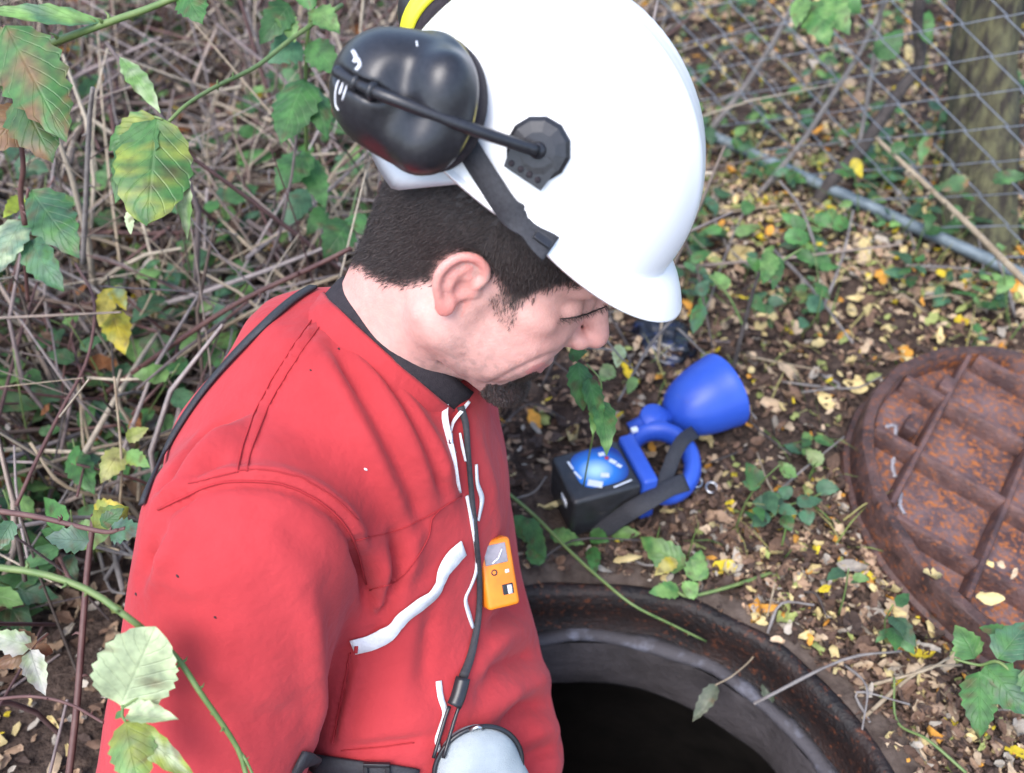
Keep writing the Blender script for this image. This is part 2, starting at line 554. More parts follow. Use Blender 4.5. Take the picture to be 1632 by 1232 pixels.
# ------------------------------------------------------------------ the man: head and body
def rot_frame(yaw, nod, roll):
    yaw, nod, roll = map(math.radians, (yaw, nod, roll))
    F = Vector((math.cos(nod) * math.cos(yaw), math.cos(nod) * math.sin(yaw), -math.sin(nod)))
    L0 = Vector((-math.sin(yaw), math.cos(yaw), 0)); U0 = F.cross(L0)
    Lf = L0 * math.cos(roll) + U0 * math.sin(roll); U = F.cross(Lf)
    return np.array([F, Lf, U]).T
HR = rot_frame(-13.4, 26.0, -13.1)
HO = np.array([-0.0207, 0.6671, 0.5466])
def Hd(p): return np.asarray(p, float) @ HR.T + HO          # head frame -> world
def Hi(p): return (np.asarray(p, float) - HO) @ HR          # world -> head frame
def HV(p): return Vector(Hd(p))
def Hn(v): return Vector(HR @ np.array(v, float))

# keypoints of the body (world)
C7 = D(520, 470, .90)
NECK = Vector((-.100, .665, .435))
SH_R, EL_R, WR_R = Vector((-.215, .494, .385)), Vector((-.285, .335, .145)), Vector((-.175, .215, .055))
SH_L, EL_L, WR_L = Vector((-.100, .825, .330)), Vector((-.075, .660, .140)), Vector((.015, .455, -.01))

person = empty('person', (-.06, .43, -1.05), 'man in red coverall leaning over the open manhole, seen from his right side', 'person')

CREASES = [([(905, 556), (872, 566), (835, 583), (805, 598), (782, 611)], .0032, -.0019), ([(895, 546), (855, 559), (815, 580), (785, 598)], .008, .0018),
           ([(740, 572), (745, 600), (744, 626)], .0045, -.0020), ([(918, 528), (908, 545), (912, 558)], .0024, -.0022), ([(700, 520), (706, 560), (716, 600)], .010, .0012)]
def build_head():
    fd = Field((-.125, -.105, -.185), (.140, .095, .145), .0019)
    nb = Hi(NECK)
    fd.ell((-.004, 0, .045), (.098, .077, .092), 0)
    fd.ell((.030, 0, .050), (.066, .066, .066), .02)                       # forehead
    for s in (-1, 1):
        fd.ell((.080, s * .022, .030), (.016, .026, .010), .014)            # brow
        fd.ell((.050, s * .052, -.008), (.026, .017, .016), .018)           # cheekbone
        fd.ell((.058, s * .034, -.038), (.030, .027, .027), .016)           # cheek, pushed up by the grimace
    fd.ell((.042, 0, -.030), (.050, .056, .064), .02)
    fd.ell((.032, 0, -.072), (.054, .048, .036), .02)
    for s in (-1, 1):
        fd.cap((-.004, s * .054, -.056), (.070, s * .018, -.106), .016, .014, .016)   # jaw bone
        fd.cap((.004, s * .060, -.010), (-.002, s * .056, -.052), .016, .016, .016)
    fd.ell((.080, 0, -.107), (.016, .023, .018), .012)                      # chin
    fd.ell((.077, 0, -.064), (.020, .031, .021), .012)                      # muzzle
    fd.ell((.070, 0, -.022), (.030, .044, .034), .016)                      # middle of the face
    for s in (-1, 1):
        fd.ell((.095, s * .033, .010), (.013, .019, .009), .010, op='s')    # eye socket
        fd.ell((.076, s * .033, .006), (.0150, .0155, .0125), .006)         # closed lid over the eye
        fd.ell((.088, s * .0150, .004), (.012, .007, .016), .008)           # side of the nose
    fd.cap((.094, 0, .022), (.118, 0, -.020), .0075, .0105, .010)           # nose
    fd.ell((.1190, 0, -.026), (.0112, .0105, .0098), .006)
    for s in (-1, 1):
        fd.ell((.104, s * .0120, -.031), (.0120, .0075, .0085), .007)
        fd.ell((.112, s * .006, -.040), (.004, .003, .004), .002, op='s')
    for s in (-1, 1):
        fd.ell((.034, s * .046, -.046), (.046, .021, .038), .016)              # full cheek down to the jaw
        fd.cap((.0935, 0, -.0680), (.080, s * .026, -.0745), .0058, .0036, .006)   # lips
        fd.cap((.0905, 0, -.0800), (.079, s * .025, -.0765), .0062, .0036, .006)
    fd.cap((.1005, -.014, -.0738), (.1005, .014, -.0738), .0011, .0011, .002, op='s')
    for s in (-1, 1): fd.cap((.1005, s * .012, -.0738), (.084, s * .029, -.0758), .0011, .0008, .002, op='s')
    fd.cap((.090, -.012, -.0915), (.090, .012, -.0915), .004, .004, .010, op='s')
    # neck with its two long muscles
    fd.cap((-.024, 0, -.030), nb, .056, .056, .022)
    a = Hi(C7)
    fd.cap((-.058, 0, -.010), a + np.array([.036, 0, -.012]), .034, .026, .03)
    fd.cap((-.020, -.058, -.045), nb + np.array([.040, -.010, -.020]), .014, .010, .016)
    fd.cap((.020, 0, -.085), nb + np.array([.035, 0, .0]), .026, .022, .02)
    fd.cap((.006, -.048, -.082), (.030, -.044, -.104), .0025, .002, .008, op='s')    # crease under the jaw
    # ears
    for s in (-1, 1):
        q = lambda x, z, y=0: (x * .80 - .001, s * (.0750 + (-x * .80 + .006) * .40 + y * .85), z * .80 + .001)
        fd.ell(q(-.014, .004), (.016, .0038, .0225), .004, R=np.array(Matrix.Rotation(-s * .40, 3, 'Z')))
        fd.ell(q(-.006, -.002, .007), (.0085, .0052, .0098), .003, op='s')
        fd.ell(q(-.013, .016, .008), (.0080, .0042, .0080), .003, op='s')
        hx = [(.003, .006), (.006, .018), (.000, .029), (-.012, .035), (-.025, .031), (-.033, .018), (-.034, .003), (-.028, -.012), (-.019, -.024)]
        hx = [tuple(q_) for q_ in spline(hx, 26)]
        for i in range(len(hx) - 1):
            fd.cap(q(*hx[i], .003), q(*hx[i + 1], .003), .0034, .0034, .0022)
        ah = [(-.014, .022), (-.021, .010), (-.021, -.004), (-.013, -.015)]
        for i in range(len(ah) - 1):
            fd.cap(q(*ah[i], .001), q(*ah[i + 1], .001), .0028, .0028, .003)
        fd.ell(q(-.014, -.027, .002), (.0080, .0045, .0088), .005)
        fd.ell(q(.004, -.002, -.001), (.0050, .0042, .0058), .004)
    P, Q = fd.mesh()
    P = relax(P, Q, 2, .4)
    # creases of the grimace, traced on the near side and mirrored
    T0 = bvh(Hd(P), Q); N_ = vnormals(P, Q)
    S_ = P.copy(); S_[:, 1] = -np.abs(S_[:, 1])
    for pl, w, a in CREASES:
        pts, _ = trace(T0, pl, 10)
        if len(pts) < 2: continue
        dd_ = seg_dist(Hd(S_), pts)
        P = P + N_ * (.72 * a * np.exp(-(dd_ / w) ** 2))[:, None]
    return P, Q

def hand_field(fd, wr, di, pn, side):
    """palm and five bent fingers; di forearm direction, pn palm normal (the way fingers curl)"""
    di = np.array(Vector(di).normalized()); pn = np.array(Vector(pn).normalized())
    pn = pn - di * pn.dot(di); pn /= np.linalg.norm(pn)
    la = np.cross(di, pn) * side                                         # towards the thumb
    w = np.array(wr)
    pt = lambda a, b, c: w + di * a + la * b + pn * c
    fd.cap(w - di * .06, w + di * .01, .027, .024, .01)
    for b in (-.028, -.010, .009, .027): fd.cap(pt(.012, b * .6, 0), pt(.082, b, .002), .015, .0115, .012)
    for b, l in ((-.030, .060), (-.011, .074), (.009, .080), (.028, .072)):
        c = [pt(.082, b, .002), pt(.082 + l * .42, b * 1.06, .012), pt(.082 + l * .68, b * 1.08, .032), pt(.082 + l * .76, b * 1.05, .050)]
        for i, (r0, r1) in enumerate(((.0098, .0090), (.0090, .0084), (.0084, .0074))): fd.cap(c[i], c[i + 1], r0, r1, .003)
    c = [pt(.020, .024, .004), pt(.050, .050, .014), pt(.078, .056, .026), pt(.098, .052, .034)]
    for i, (r0, r1) in enumerate(((.0150, .0115), (.0105, .0095), (.0095, .0080))): fd.cap(c[i], c[i + 1], r0, r1, .004)

def build_arms():
    fd = Field((-.40, .06, -.20), (.16, .96, .50), .0050)
    fd.cap(SH_R, EL_R, .045, .038, .02); fd.cap(EL_R, WR_R, .040, .028, .02)
    fd.cap(SH_L, EL_L, .045, .038, .02); fd.cap(EL_L, WR_L, .040, .028, .02)
    fd.cap(SH_R, SH_L, .060, .060, .02); fd.cap(NECK, (-.14, .62, .2), .060, .07, .03)
    P1, Q1 = fd.mesh()
    out = [(P1, Q1)]
    for wr, el, pn, sd in ((WR_R, EL_R, (.2, .1, -1), 1), (WR_L, EL_L, (-.5, -.2, -1), -1)):
        di = wr - el
        lo = np.array(wr) - .22; hi = np.array(wr) + .22
        f2 = Field(lo, hi, .0030)
        hand_field(f2, wr, di, pn, sd)
        out.append(f2.mesh())
    return out

HP, HQ = build_head()
HPw = Hd(HP)
HTREE = bvh(HPw, HQ)

# skin colour varies over the head: flushed ear, nose and cheek, shaved shadow, goatee, scalp under the hair
HAIR_POLY = [(535, 425), (560, 300), (600, 200), (1000, 100), (1010, 300), (960, 445), (905, 452), (876, 459), (846, 468), (828, 486), (818, 496), (806, 480),
             (803, 462), (788, 440), (770, 418), (745, 402), (712, 404), (694, 424), (688, 448), (655, 452), (622, 450), (594, 440), (574, 424)]
GOAT_POLY = [(776, 612), (800, 613), (830, 602), (852, 592), (864, 596), (850, 625), (830, 655), (780, 650), (764, 630)]
def mirror_pix(P):
    q = P.copy(); q[:, 1] = -np.abs(q[:, 1])
    return PJ(Hd(q))[0]
pix = mirror_pix(HP)
hx, hy, hz = HP[:, 0], np.abs(HP[:, 1]), HP[:, 2]
ear = (hx < .004) & (hx > -.034) & (hz > -.036) & (hz < .036) & (hy > np.where(hz > .010, .0785, .0735) + (-hx + .006) * .34)
hairm = inpoly(pix, HAIR_POLY) & ~ear & (hz > -.11)
goatm = inpoly(pix, GOAT_POLY) & (hx > .045)
g = lambda c, r: np.exp(-(((HP - np.array(c)) ** 2).sum(1)) / r ** 2)
gm = lambda c, r: np.exp(-(((np.c_[hx, hy, hz] - np.array(c)) ** 2).sum(1)) / r ** 2)
skin = np.tile(np.array([.56, .310, .265]), (len(HP), 1))
def tint(w, c):
    global skin
    w = np.clip(w, 0, 1)[:, None]
    skin = skin * (1 - w) + np.array(c) * w
nzv = np.array([noise.noise(Vector(p) * 45) for p in HP]); nz2 = np.array([noise.noise(Vector(p) * 160) for p in HP])
tint(.5 + .5 * nzv * 1.2, (.59, .345, .300))
tint(.7 * gm((.117, 0, -.028), .020), (.60, .255, .215))
tint(.45 * gm((.062, .048, -.030), .030), (.56, .235, .20))
tint(ear * (.45 + .35 * gm((-.013, .086, .028), .012) + .4 * gm((-.011, .084, -.024), .012)), (.66, .235, .20))
shave = np.clip(gm((.045, .05, -.085), .05) + .6 * gm((.02, .05, -.13), .04), 0, 1)
tint(np.clip(.40 * shave + .55 * shave * (nz2 > .12), 0, .7), (.34, .215, .190))
LIP_POLY = [(836, 593), (848, 585), (866, 577), (876, 582), (868, 596), (846, 602)]
tint(.75 * inpoly(pix, LIP_POLY), (.56, .20, .19))
tint(goatm * np.clip(.88 + .3 * nz2, 0, .97), (.024, .014, .012))
hs_ = hairm.astype(float)
E_ = np.vstack([HQ[:, [0, 1]], HQ[:, [1, 2]], HQ[:, [2, 3]], HQ[:, [3, 0]]]); E_ = np.vstack([E_, E_[:, ::-1]])
cn_ = np.maximum(np.bincount(E_[:, 0], minlength=len(HP)), 1)
for _ in range(10): hs_ = .3 * hs_ + .7 * np.bincount(E_[:, 0], weights=hs_[E_[:, 1]], minlength=len(HP)) / cn_
tint(~ear * np.clip(hs_ * 1.15 - .10 + .12 * nz2, 0, 1), (.030, .023, .022))
SIDE_POLY = [(776, 478), (800, 462), (826, 478), (822, 512), (815, 528), (798, 512)]
ss_ = (inpoly(pix, SIDE_POLY) & ~ear).astype(float)
for _ in range(8): ss_ = .3 * ss_ + .7 * np.bincount(E_[:, 0], weights=ss_[E_[:, 1]], minlength=len(HP)) / cn_
tint(.55 * ss_ * np.clip(.8 + .6 * nz2, 0, 1.2), (.17, .105, .085))
arms = build_arms()
AV, AF, AC = [HPw], [HQ], [skin]
n0 = len(HPw)
for (P, Q) in arms:
    AV.append(P); AF.append(Q + n0); AC.append(np.tile(np.array([.58, .335, .265]), (len(P), 1))); n0 += len(P)
M_skin = mat('skin', (.6, .35, .28), .52, attr='tone', col2=(1.08, 1.05, 1.04), scale=110, ramp=(.3, .7), bump=.6, bscale=480, sss=.25, spec=.4, bdist=.0008)
M_skin.node_tree.nodes['Color Ramp'].color_ramp.elements[0].color = (.90, .86, .86, 1)
body = obj('body', np.vstack(AV), np.vstack(AF), M_skin, person, attrs={'tone': ('POINT', np.vstack(AC))})

# ------------------------------------------------------------------ hair: short strands
def strands(mask, n, length, width, flow, seed, lift=.03):
    r = np.random.RandomState(seed)
    N = vnormals(HPw, HQ)
    idx = np.where(mask)[0]
    ii = r.choice(idx, n)
    p = HPw[ii] + r.normal(0, .0009, (n, 3))
    nn = N[ii]
    loc = HP[ii]
    fl = flow(loc) @ HR.T
    fl = fl - nn * (fl * nn).sum(1, keepdims=True)
    fl /= np.linalg.norm(fl, axis=1, keepdims=True) + 1e-9
    d = fl + nn * (lift + r.uniform(-.1, .25, (n, 1))) + r.normal(0, .22, (n, 3))
    d /= np.linalg.norm(d, axis=1, keepdims=True)
    L = length * r.uniform(.55, 1.25, (n, 1))
    sd = np.cross(d, nn); sd /= np.linalg.norm(sd, axis=1, keepdims=True) + 1e-9
    w = width * r.uniform(.7, 1.3, (n, 1))
    mid = p + d * L * .5 + nn * .0006
    tip = p + d * L - nn * L * .18
    V = np.stack([p - sd * w, p + sd * w, mid + sd * w * .7, mid - sd * w * .7, tip], 1).reshape(-1, 3)
    b = np.arange(n) * 5
    F = [(int(k), int(k + 1), int(k + 2), int(k + 3)) for k in b] + [(int(k + 3), int(k + 2), int(k + 4)) for k in b]
    return V, F
def hair_flow(l):
    x, z = l[:, 0], l[:, 2]
    f = np.zeros_like(l)
    f[:, 0] = np.where(x > -.01, .25, -.55); f[:, 2] = -.8
    return f
M_hair = mat('dark_brown_hair', (.018, .013, .012), .7, col2=(.044, .032, .029), scale=300, spec=.35)
cover = (HP[:, 2] > .115)
hair_soft = (np.random.RandomState(2).uniform(0, 1, len(HP)) < hs_ ** 1.3) & ~ear
V1, F1 = strands(hair_soft & ~cover, 46000, .0085, .00020, hair_flow, 3)
obj('hair', V1, F1, M_hair, person, smooth=False)
M_beard = mat('brown_beard', (.020, .012, .010), .5, col2=(.050, .030, .024), scale=300)
V2, F2 = strands(goatm, 8000, .0046, .00022, lambda l: np.tile(np.array([.35, 0, -1.0]), (len(l), 1)), 5, lift=.5)
obj('goatee', V2, F2, M_beard, person, smooth=False)
for sd_ in (-1, 1):
  V3, F3 = strands(inpoly(pix, SIDE_POLY) & ~ear & (HP[:, 1] * sd_ > 0), 260, .0034, .00012, lambda l: np.tile(np.array([.2, 0, -1.0]), (len(l), 1)), 6, lift=.4)
  obj('sideburn', V3, F3, M_beard, person, smooth=False)
lash = [Hi(p) for p in trace(HTREE, [(892, 508), (912, 506), (935, 500), (956, 492), (972, 486)], 12)[0]]
for s in (-1, 1):                                                           # lashes of the lowered lids
    pts = []
    for q in lash:
        p = HV((q[0], q[1] if s < 0 else -q[1], q[2])); hit = HTREE.find_nearest(p); pts.append(hit[0] + hit[1] * .0003)
    MB().tube(pts, [.0002 + .00065 * math.sin(math.pi * min(1, .15 + .8 * i / len(pts))) for i in range(len(pts))], 5).build('eyelash', M_beard, person)
lm_ = seg_dist(np.c_[hx, -hy, hz], np.array(lash)) < .0028
for sd_ in (-1, 1):
    Vl, Fl = strands(lm_ & (HP[:, 1] * sd_ > 0), 260, .0050, .00012, lambda l: np.c_[np.full(len(l), .7), np.zeros(len(l)), np.full(len(l), -.5)], 9, lift=.35)
    tag(obj('eyelash_fringe', Vl, Fl, M_hair, person, smooth=False))
bm_ = np.zeros(len(HP), bool)
bp = np.array([(.097, .012, .040), (.093, .026, .045), (.081, .044, .043), (.070, .052, .038)])
bm_ = seg_dist(np.c_[hx, hy, hz], bp) < .0060
V4, F4 = strands(bm_, 900, .007, .00022, lambda l: np.c_[np.full(len(l), -.6), np.sign(l[:, 1]) * .6, np.full(len(l), -.1)], 8, lift=.3)
obj('eyebrows', V4, F4, M_hair, person, smooth=False)
# ------------------------------------------------------------------ red coverall
Tt, Tl, Tz = Vector((.94, -.34, 0)).normalized(), Vector((.34, .94, 0)).normalized(), Vector((0, 0, 1))
TR = np.array([Tt, Tl, Tz]).T
CB, CF = D(522, 460, .90), D(738, 652, .915)
CC = (CB + CF) * .5
A1 = (CF - CB) * .5
A2 = Vector((.10, -.76, .64)).normalized() * .070
CNm = A1.cross(A2).normalized()
if CNm.dot(Vector(HO) - CC) < 0: CNm = -CNm
def build_coverall():
    fd = Field((-.46, .10, -.34), (.16, 1.0, .56), .0046)
    T1, T2, T3 = Vector((-.135, .625, .24)), Vector((-.105, .525, .06)), Vector((-.085, .44, -.14))
    fd.ell(T1, (.118, .165, .190), .03, R=TR)
    fd.ell(T2, (.118, .160, .180), .05, R=TR)
    fd.ell(T3, (.120, .160, .200), .05, R=TR)
    nk = NECK + Vector((-.045, 0, -.045))
    fd.cap(nk, SH_R + Vector((.012, .012, -.004)), .070, .072, .05)
    fd.cap(nk, SH_L + Vector((0, -.01, -.004)), .062, .060, .05)
    fd.ell(T1 - Tt * .075 + Tz * .095 - Tl * .06, (.080, .10, .11), .05, R=TR)      # right shoulder blade
    fd.ell(T1 - Tt * .070 + Tz * .050 + Tl * .05, (.075, .10, .10), .05, R=TR)
    fd.ell(T1 + Tt * .040 + Tz * .00, (.080, .120, .12), .04, R=TR)
    fd.cap(NECK + Vector((-.03, 0, -.05)), NECK + Vector((.0, -.01, -.06)), .072, .072, .04)
    NRm = np.array([A1.normalized(), A2.normalized(), A1.normalized().cross(A2.normalized())]).T
    fd.ell(CC - CNm * .058, (A1.length * 1.28, A2.length * 1.28, .026), .055, R=NRm)
    fd.cap(C7 + Vector((-.01, -.01, -.055)), T1 - Tt * .085 + Tz * .12 - Tl * .05, .036, .056, .06)
    # sleeves
    fd.cap(SH_R, EL_R, .088, .086, .022); fd.cap(EL_R, WR_R + (EL_R - WR_R) * .18, .082, .052, .03)
    fd.cap(SH_L, EL_L, .078, .070, .03); fd.cap(EL_L, WR_L + (EL_L - WR_L) * .12, .070, .052, .03)
    # hollow for the neck and the sleeve ends
    P, Q = fd.mesh()
    return relax(P, Q, 3, .5), Q
JP, JQ = build_coverall()
JN = vnormals(JP, JQ)
JT0 = bvh(JP, JQ)
# folds and seams traced over the cloth: (pixels, width m, height m)
FOLDS = [
    ([(392, 655), (340, 680), (300, 715), (262, 770)], .0060, -.0055), ([(400, 672), (350, 700), (310, 740), (280, 785)], .010, .0045),
    ([(380, 720), (330, 745), (290, 790), (262, 830)], .008, -.003),
    ([(250, 815), (300, 790), (345, 772), (400, 768), (455, 775), (505, 798), (545, 832), (566, 870)], .0050, -.0050),
    ([(250, 800), (300, 776), (345, 758), (400, 754), (460, 761), (512, 785), (556, 822), (580, 870)], .0070, .0034),
    ([(566, 870), (580, 905), (588, 950), (585, 985)], .0060, -.0080), ([(600, 860), (612, 910), (606, 960)], .010, .0050),
    ([(625, 850), (632, 900), (622, 960), (600, 1000)], .006, -.0050), ([(655, 840), (655, 900), (640, 960)], .010, .0035),
    ([(500, 535), (560, 640), (600, 720), (640, 800), (652, 850)], .012, .0040), ([(530, 560), (590, 660), (630, 740), (668, 830)], .007, -.0038),
    ([(560, 555), (620, 640), (665, 720), (690, 800)], .011, .0042), ([(585, 570), (640, 650), (680, 720), (705, 790)], .006, -.0040),
    ([(620, 610), (665, 670), (700, 730), (715, 790)], .010, .0040), ([(600, 545), (650, 600), (690, 640)], .008, -.0045),
    ([(505, 500), (455, 570), (415, 640), (388, 705), (380, 750)], .0035, -.0024), ([(517, 508), (468, 578), (428, 645), (402, 710), (393, 752)], .0035, -.0020), ([(510, 504), (461, 574), (421, 642), (395, 708)], .0040, .0020),
    ([(430, 700), (520, 740), (590, 790)], .020, -.0020),
    ([(255, 850), (238, 890), (222, 925)], .008, -.0055), ([(285, 840), (258, 890), (236, 930)], .010, .0040),
    
    ([(485, 935), (498, 1020), (505, 1110), (495, 1180)], .012, .0045), ([(400, 1150), (440, 1140), (480, 1150)], .010, -.0012),
    ([(260, 1160), (350, 1150), (440, 1165)], .014, -.0028),
    ([(560, 1045), (545, 1110), (530, 1180)], .0035, -.0035), ([(570, 1045), (556, 1110), (541, 1185)], .006, .0016),
    ([(545, 1195), (600, 1190), (660, 1182), (690, 1175)], .006, -.0030), ([(640, 1000), (655, 1080), (672, 1170)], .016, .0040), ([(690, 960), (680, 1040), (668, 1110)], .010, -.0030),
    ([(600, 950), (650, 930), (700, 890)], .012, -.0018), ([(620, 1060), (610, 1120), (600, 1180)], .018, .0025),
    ([(860, 1040), (800, 1065), (770, 1100)], .010, -.0060), ([(870, 1080), (820, 1100), (780, 1140)], .012, .0050), ([(885, 1120), (830, 1130), (800, 1160)], .009, -.0055),
    ([(890, 1160), (850, 1170), (815, 1190)], .012, .0050), ([(895, 1190), (860, 1200), (830, 1215)], .008, -.0050), ([(835, 950), (800, 985), (775, 1010)], .010, -.0045), ([(845, 1000), (800, 1020), (775, 1050)], .012, .0035),
    ([(815, 850), (800, 900), (790, 960)], .014, .0025), ([(760, 690), (778, 760), (792, 830)], .012, .0020),
    ([(232, 940), (290, 965), (350, 975)], .009, -.0014), ([(225, 1040), (280, 1070), (340, 1080)], .010, .0016), ([(420, 820), (470, 850), (520, 900)], .010, -.0014),
    ([(690, 560), (720, 640), (735, 720), (745, 800)], .010, -.0025),
]
disp = np.zeros(len(JP))
for pix_, w, a in FOLDS:
    pts, _ = trace(JT0, pix_, 14)
    if len(pts) < 2: continue
    dd = seg_dist(JP, pts)
    # folds fade towards their ends
    e = np.minimum(np.linalg.norm(JP - np.array(pts[0]), axis=1), np.linalg.norm(JP - np.array(pts[-1]), axis=1))
    disp += (1.3 if w < .0055 else 2.2 if w < .013 else 1.0) * a * np.exp(-(dd / w) ** 2) * (0.35 + 0.65 * np.clip(e / (3 * w), 0, 1))
big = np.array([noise.noise(Vector(p) * 9 + Vector((3, 1, 7))) for p in JP])
med = np.array([noise.noise(Vector((p[0] * 26, p[1] * 26, p[2] * 12))) for p in JP])
disp += big * .0022 + med * .0014
JP = JP + JN * disp[:, None]
JT = bvh(JP, JQ)

def cloth(name, col, col2):
    m = mat(name, col, .85, col2=col2, scale=7, ramp=(.32, .68), sheen=.14, spec=.25)
    N, L = m.node_tree.nodes, m.node_tree.links
    b = N['Principled BSDF']
    b.inputs['Sheen Tint'].default_value = (1, .55, .6, 1)
    tc = N.new('ShaderNodeTexCoord')
    wv = N.new('ShaderNodeTexWave'); wv.bands_direction = 'DIAGONAL'; wv.inputs['Scale'].default_value = 420; wv.inputs['Distortion'].default_value = 1.5
    nz = N.new('ShaderNodeTexNoise'); nz.inputs['Scale'].default_value = 120; nz.inputs['Detail'].default_value = 4
    L.new(tc.outputs['Object'], wv.inputs['Vector']); L.new(tc.outputs['Object'], nz.inputs['Vector'])
    ad = N.new('ShaderNodeMath'); ad.operation = 'MULTIPLY_ADD'; ad.inputs[1].default_value = .25
    L.new(wv.outputs['Fac'], ad.inputs[0]); L.new(nz.outputs['Fac'], ad.inputs[2])
    bp = N.new('ShaderNodeBump'); bp.inputs['Strength'].default_value = .35; bp.inputs['Distance'].default_value = .0012
    L.new(ad.outputs[0], bp.inputs['Height']); L.new(bp.outputs['Normal'], b.inputs['Normal'])
    cr = N.new('ShaderNodeTexNoise'); cr.inputs['Scale'].default_value = 24; cr.inputs['Detail'].default_value = 4
    L.new(tc.outputs['Object'], cr.inputs['Vector'])
    b2 = N.new('ShaderNodeBump'); b2.inputs['Strength'].default_value = .8; b2.inputs['Distance'].default_value = .006
    L.new(cr.outputs['Fac'], b2.inputs['Height']); L.new(bp.outputs['Normal'], b2.inputs['Normal']); L.new(b2.outputs['Normal'], b.inputs['Normal'])
    # grime: a few dark smears and specks
    g1 = N.new('ShaderNodeTexNoise'); g1.inputs['Scale'].default_value = 7.0; g1.inputs['Detail'].default_value = 8; g1.inputs['Roughness'].default_value = .7
    L.new(tc.outputs['Object'], g1.inputs['Vector'])
    rp = N.new('ShaderNodeValToRGB'); rp.color_ramp.elements[0].position, rp.color_ramp.elements[1].position = .70, .90
    L.new(g1.outputs['Fac'], rp.inputs['Fac'])
    mx = N.new('ShaderNodeMix'); mx.data_type = 'RGBA'
    src = b.inputs['Base Color'].links[0].from_socket
    L.new(rp.outputs['Color'], mx.inputs['Factor']); L.new(src, mx.inputs['A']); mx.inputs['B'].default_value = (.34, .028, .034, 1)
    L.new(mx.outputs['Result'], b.inputs['Base Color'])
    return m
M_red = cloth('red_cotton', (.35, .027, .032), (.45, .042, .048))
M_seam = mat('dark_red_thread', (.34, .016, .022), .9)
M_blackcloth = mat('black_knit', (.014, .010, .014), .9, col2=(.024, .018, .022), scale=200, bump=.5, bscale=900)
M_white = mat('white_zip_tape', (.72, .72, .74), .7, col2=(.58, .58, .61), scale=120, bump=.4, bscale=700)
M_webbing = mat('black_webbing', (.016, .016, .020), .65, col2=(.030, .030, .036), scale=350, bump=.4, bscale=1200)
M_blackplastic = mat('black_plastic', (.012, .012, .015), .35, col2=(.018, .018, .022), scale=60)
M_steel = mat('bright_steel', (.55, .56, .58), .3, metal=1.0)
jacket = obj('coverall', JP, JQ, M_red, person)

# trousers and boots, down in the shaft
def build_trousers():
    fd = Field((-.36, .18, -1.06), (.22, .72, -.16), .011)
    hip = Vector((-.075, .43, -.20))
    fd.ell(hip, (.12, .165, .13), .03, R=TR)
    for s in (-1, 1):
        h = hip + Tl * s * .085 - Tz * .03
        k = h + Tt * .07 - Tz * .40; a = h - Tz * .76 + Tt * .01
        fd.cap(h, k, .092, .070, .04); fd.cap(k, a, .070, .060, .03)
    return fd.mesh()
P, Q = build_trousers()
obj('trousers', relax(P, Q, 2), Q, M_red, person)
for s in (-1, 1):
    a = Vector((-.075, .43, -1.0)) + Tl * s * .085
    fd = Field(np.array(a) - .22, np.array(a) + .22, .008)
    fd.cap(a + Tz * .03, a + Tz * .06, .058, .060, .01)
    fd.cap(a - Tt * .03 - Tz * .005, a + Tt * .13 - Tz * .012, .045, .038, .03, fl=(Tz, .85))
    P, Q = fd.mesh()
    obj('boot', P, Q, M_blackplastic, person)

# seams as stitched ridges, children of the coverall
def seam(pix_, r=.0007, mat_=None, lift=.0009, n=30, parent=None):
    pts, _ = trace(JT, pix_, n, lift)
    if len(pts) > 2:
        MB().tube(pts, r, 5).build('seam', mat_ or M_seam, parent or jacket)
seam([(505, 500), (455, 570), (415, 640), (388, 705), (378, 752)])
seam([(518, 508), (469, 578), (429, 645), (403, 710), (393, 752)])
seam([(252, 812), (300, 788), (345, 770), (400, 766), (455, 773), (505, 796), (545, 830), (568, 872), (584, 930)], .0010)
seam([(300, 770), (400, 748), (470, 758), (530, 790), (570, 828)], .0005)
seam([(558, 1040), (545, 1110), (530, 1185)], .0010)
seam([(545, 1196), (600, 1192), (660, 1184)], .0006)
seam([(590, 940), (640, 920), (680, 860), (692, 820), (735, 790)], .0005)
seam([(560, 862), (640, 842), (720, 800)], .0004)

# ------------------------------------------------------------------ collar of the coverall and knit collar inside it
def ring(rows, a0, a1, n, wob=0.0):
    """rows [(radial scale, height)] swept round the neck; angle 0 = throat"""
    v, f = [], []
    m = len(rows)
    for i in range(n + 1):
        a = a0 + (a1 - a0) * i / n
        for j, (s, h) in enumerate(rows):
            w = 1 + wob * math.sin(a * 5 + j) * .5 + wob * math.sin(a * 11 + j * 2) * .3
            v.append(CC + (A1 * math.cos(a) + A2 * math.sin(a)) * s * w + CNm * h)
    for i in range(n):
        for j in range(m):
            j2 = (j + 1) % m
            f.append((i * m + j, (i + 1) * m + j, (i + 1) * m + j2, i * m + j2))
    f.append(tuple(range(m))); f.append(tuple(n * m + j for j in range(m))[::-1])
    return v, f
rows = [(1.15, -.046), (1.10, -.033), (1.05, -.017), (1.025, -.007), (1.005, -.004), (.985, -.007), (.98, -.024), (1.02, -.046)]
v, f = ring(rows, math.radians(9), math.radians(351), 72, .025)
collar = obj('collar', v, f, M_red, jacket)
kn = [(.995, -.030), (.992, -.004), (.985, .012), (.965, .0185), (.945, .014), (.93, -.030)]
v, f = ring(kn, math.radians(-4), math.radians(356), 72, .012)
obj('knit_collar', v, f, M_blackcloth, person)
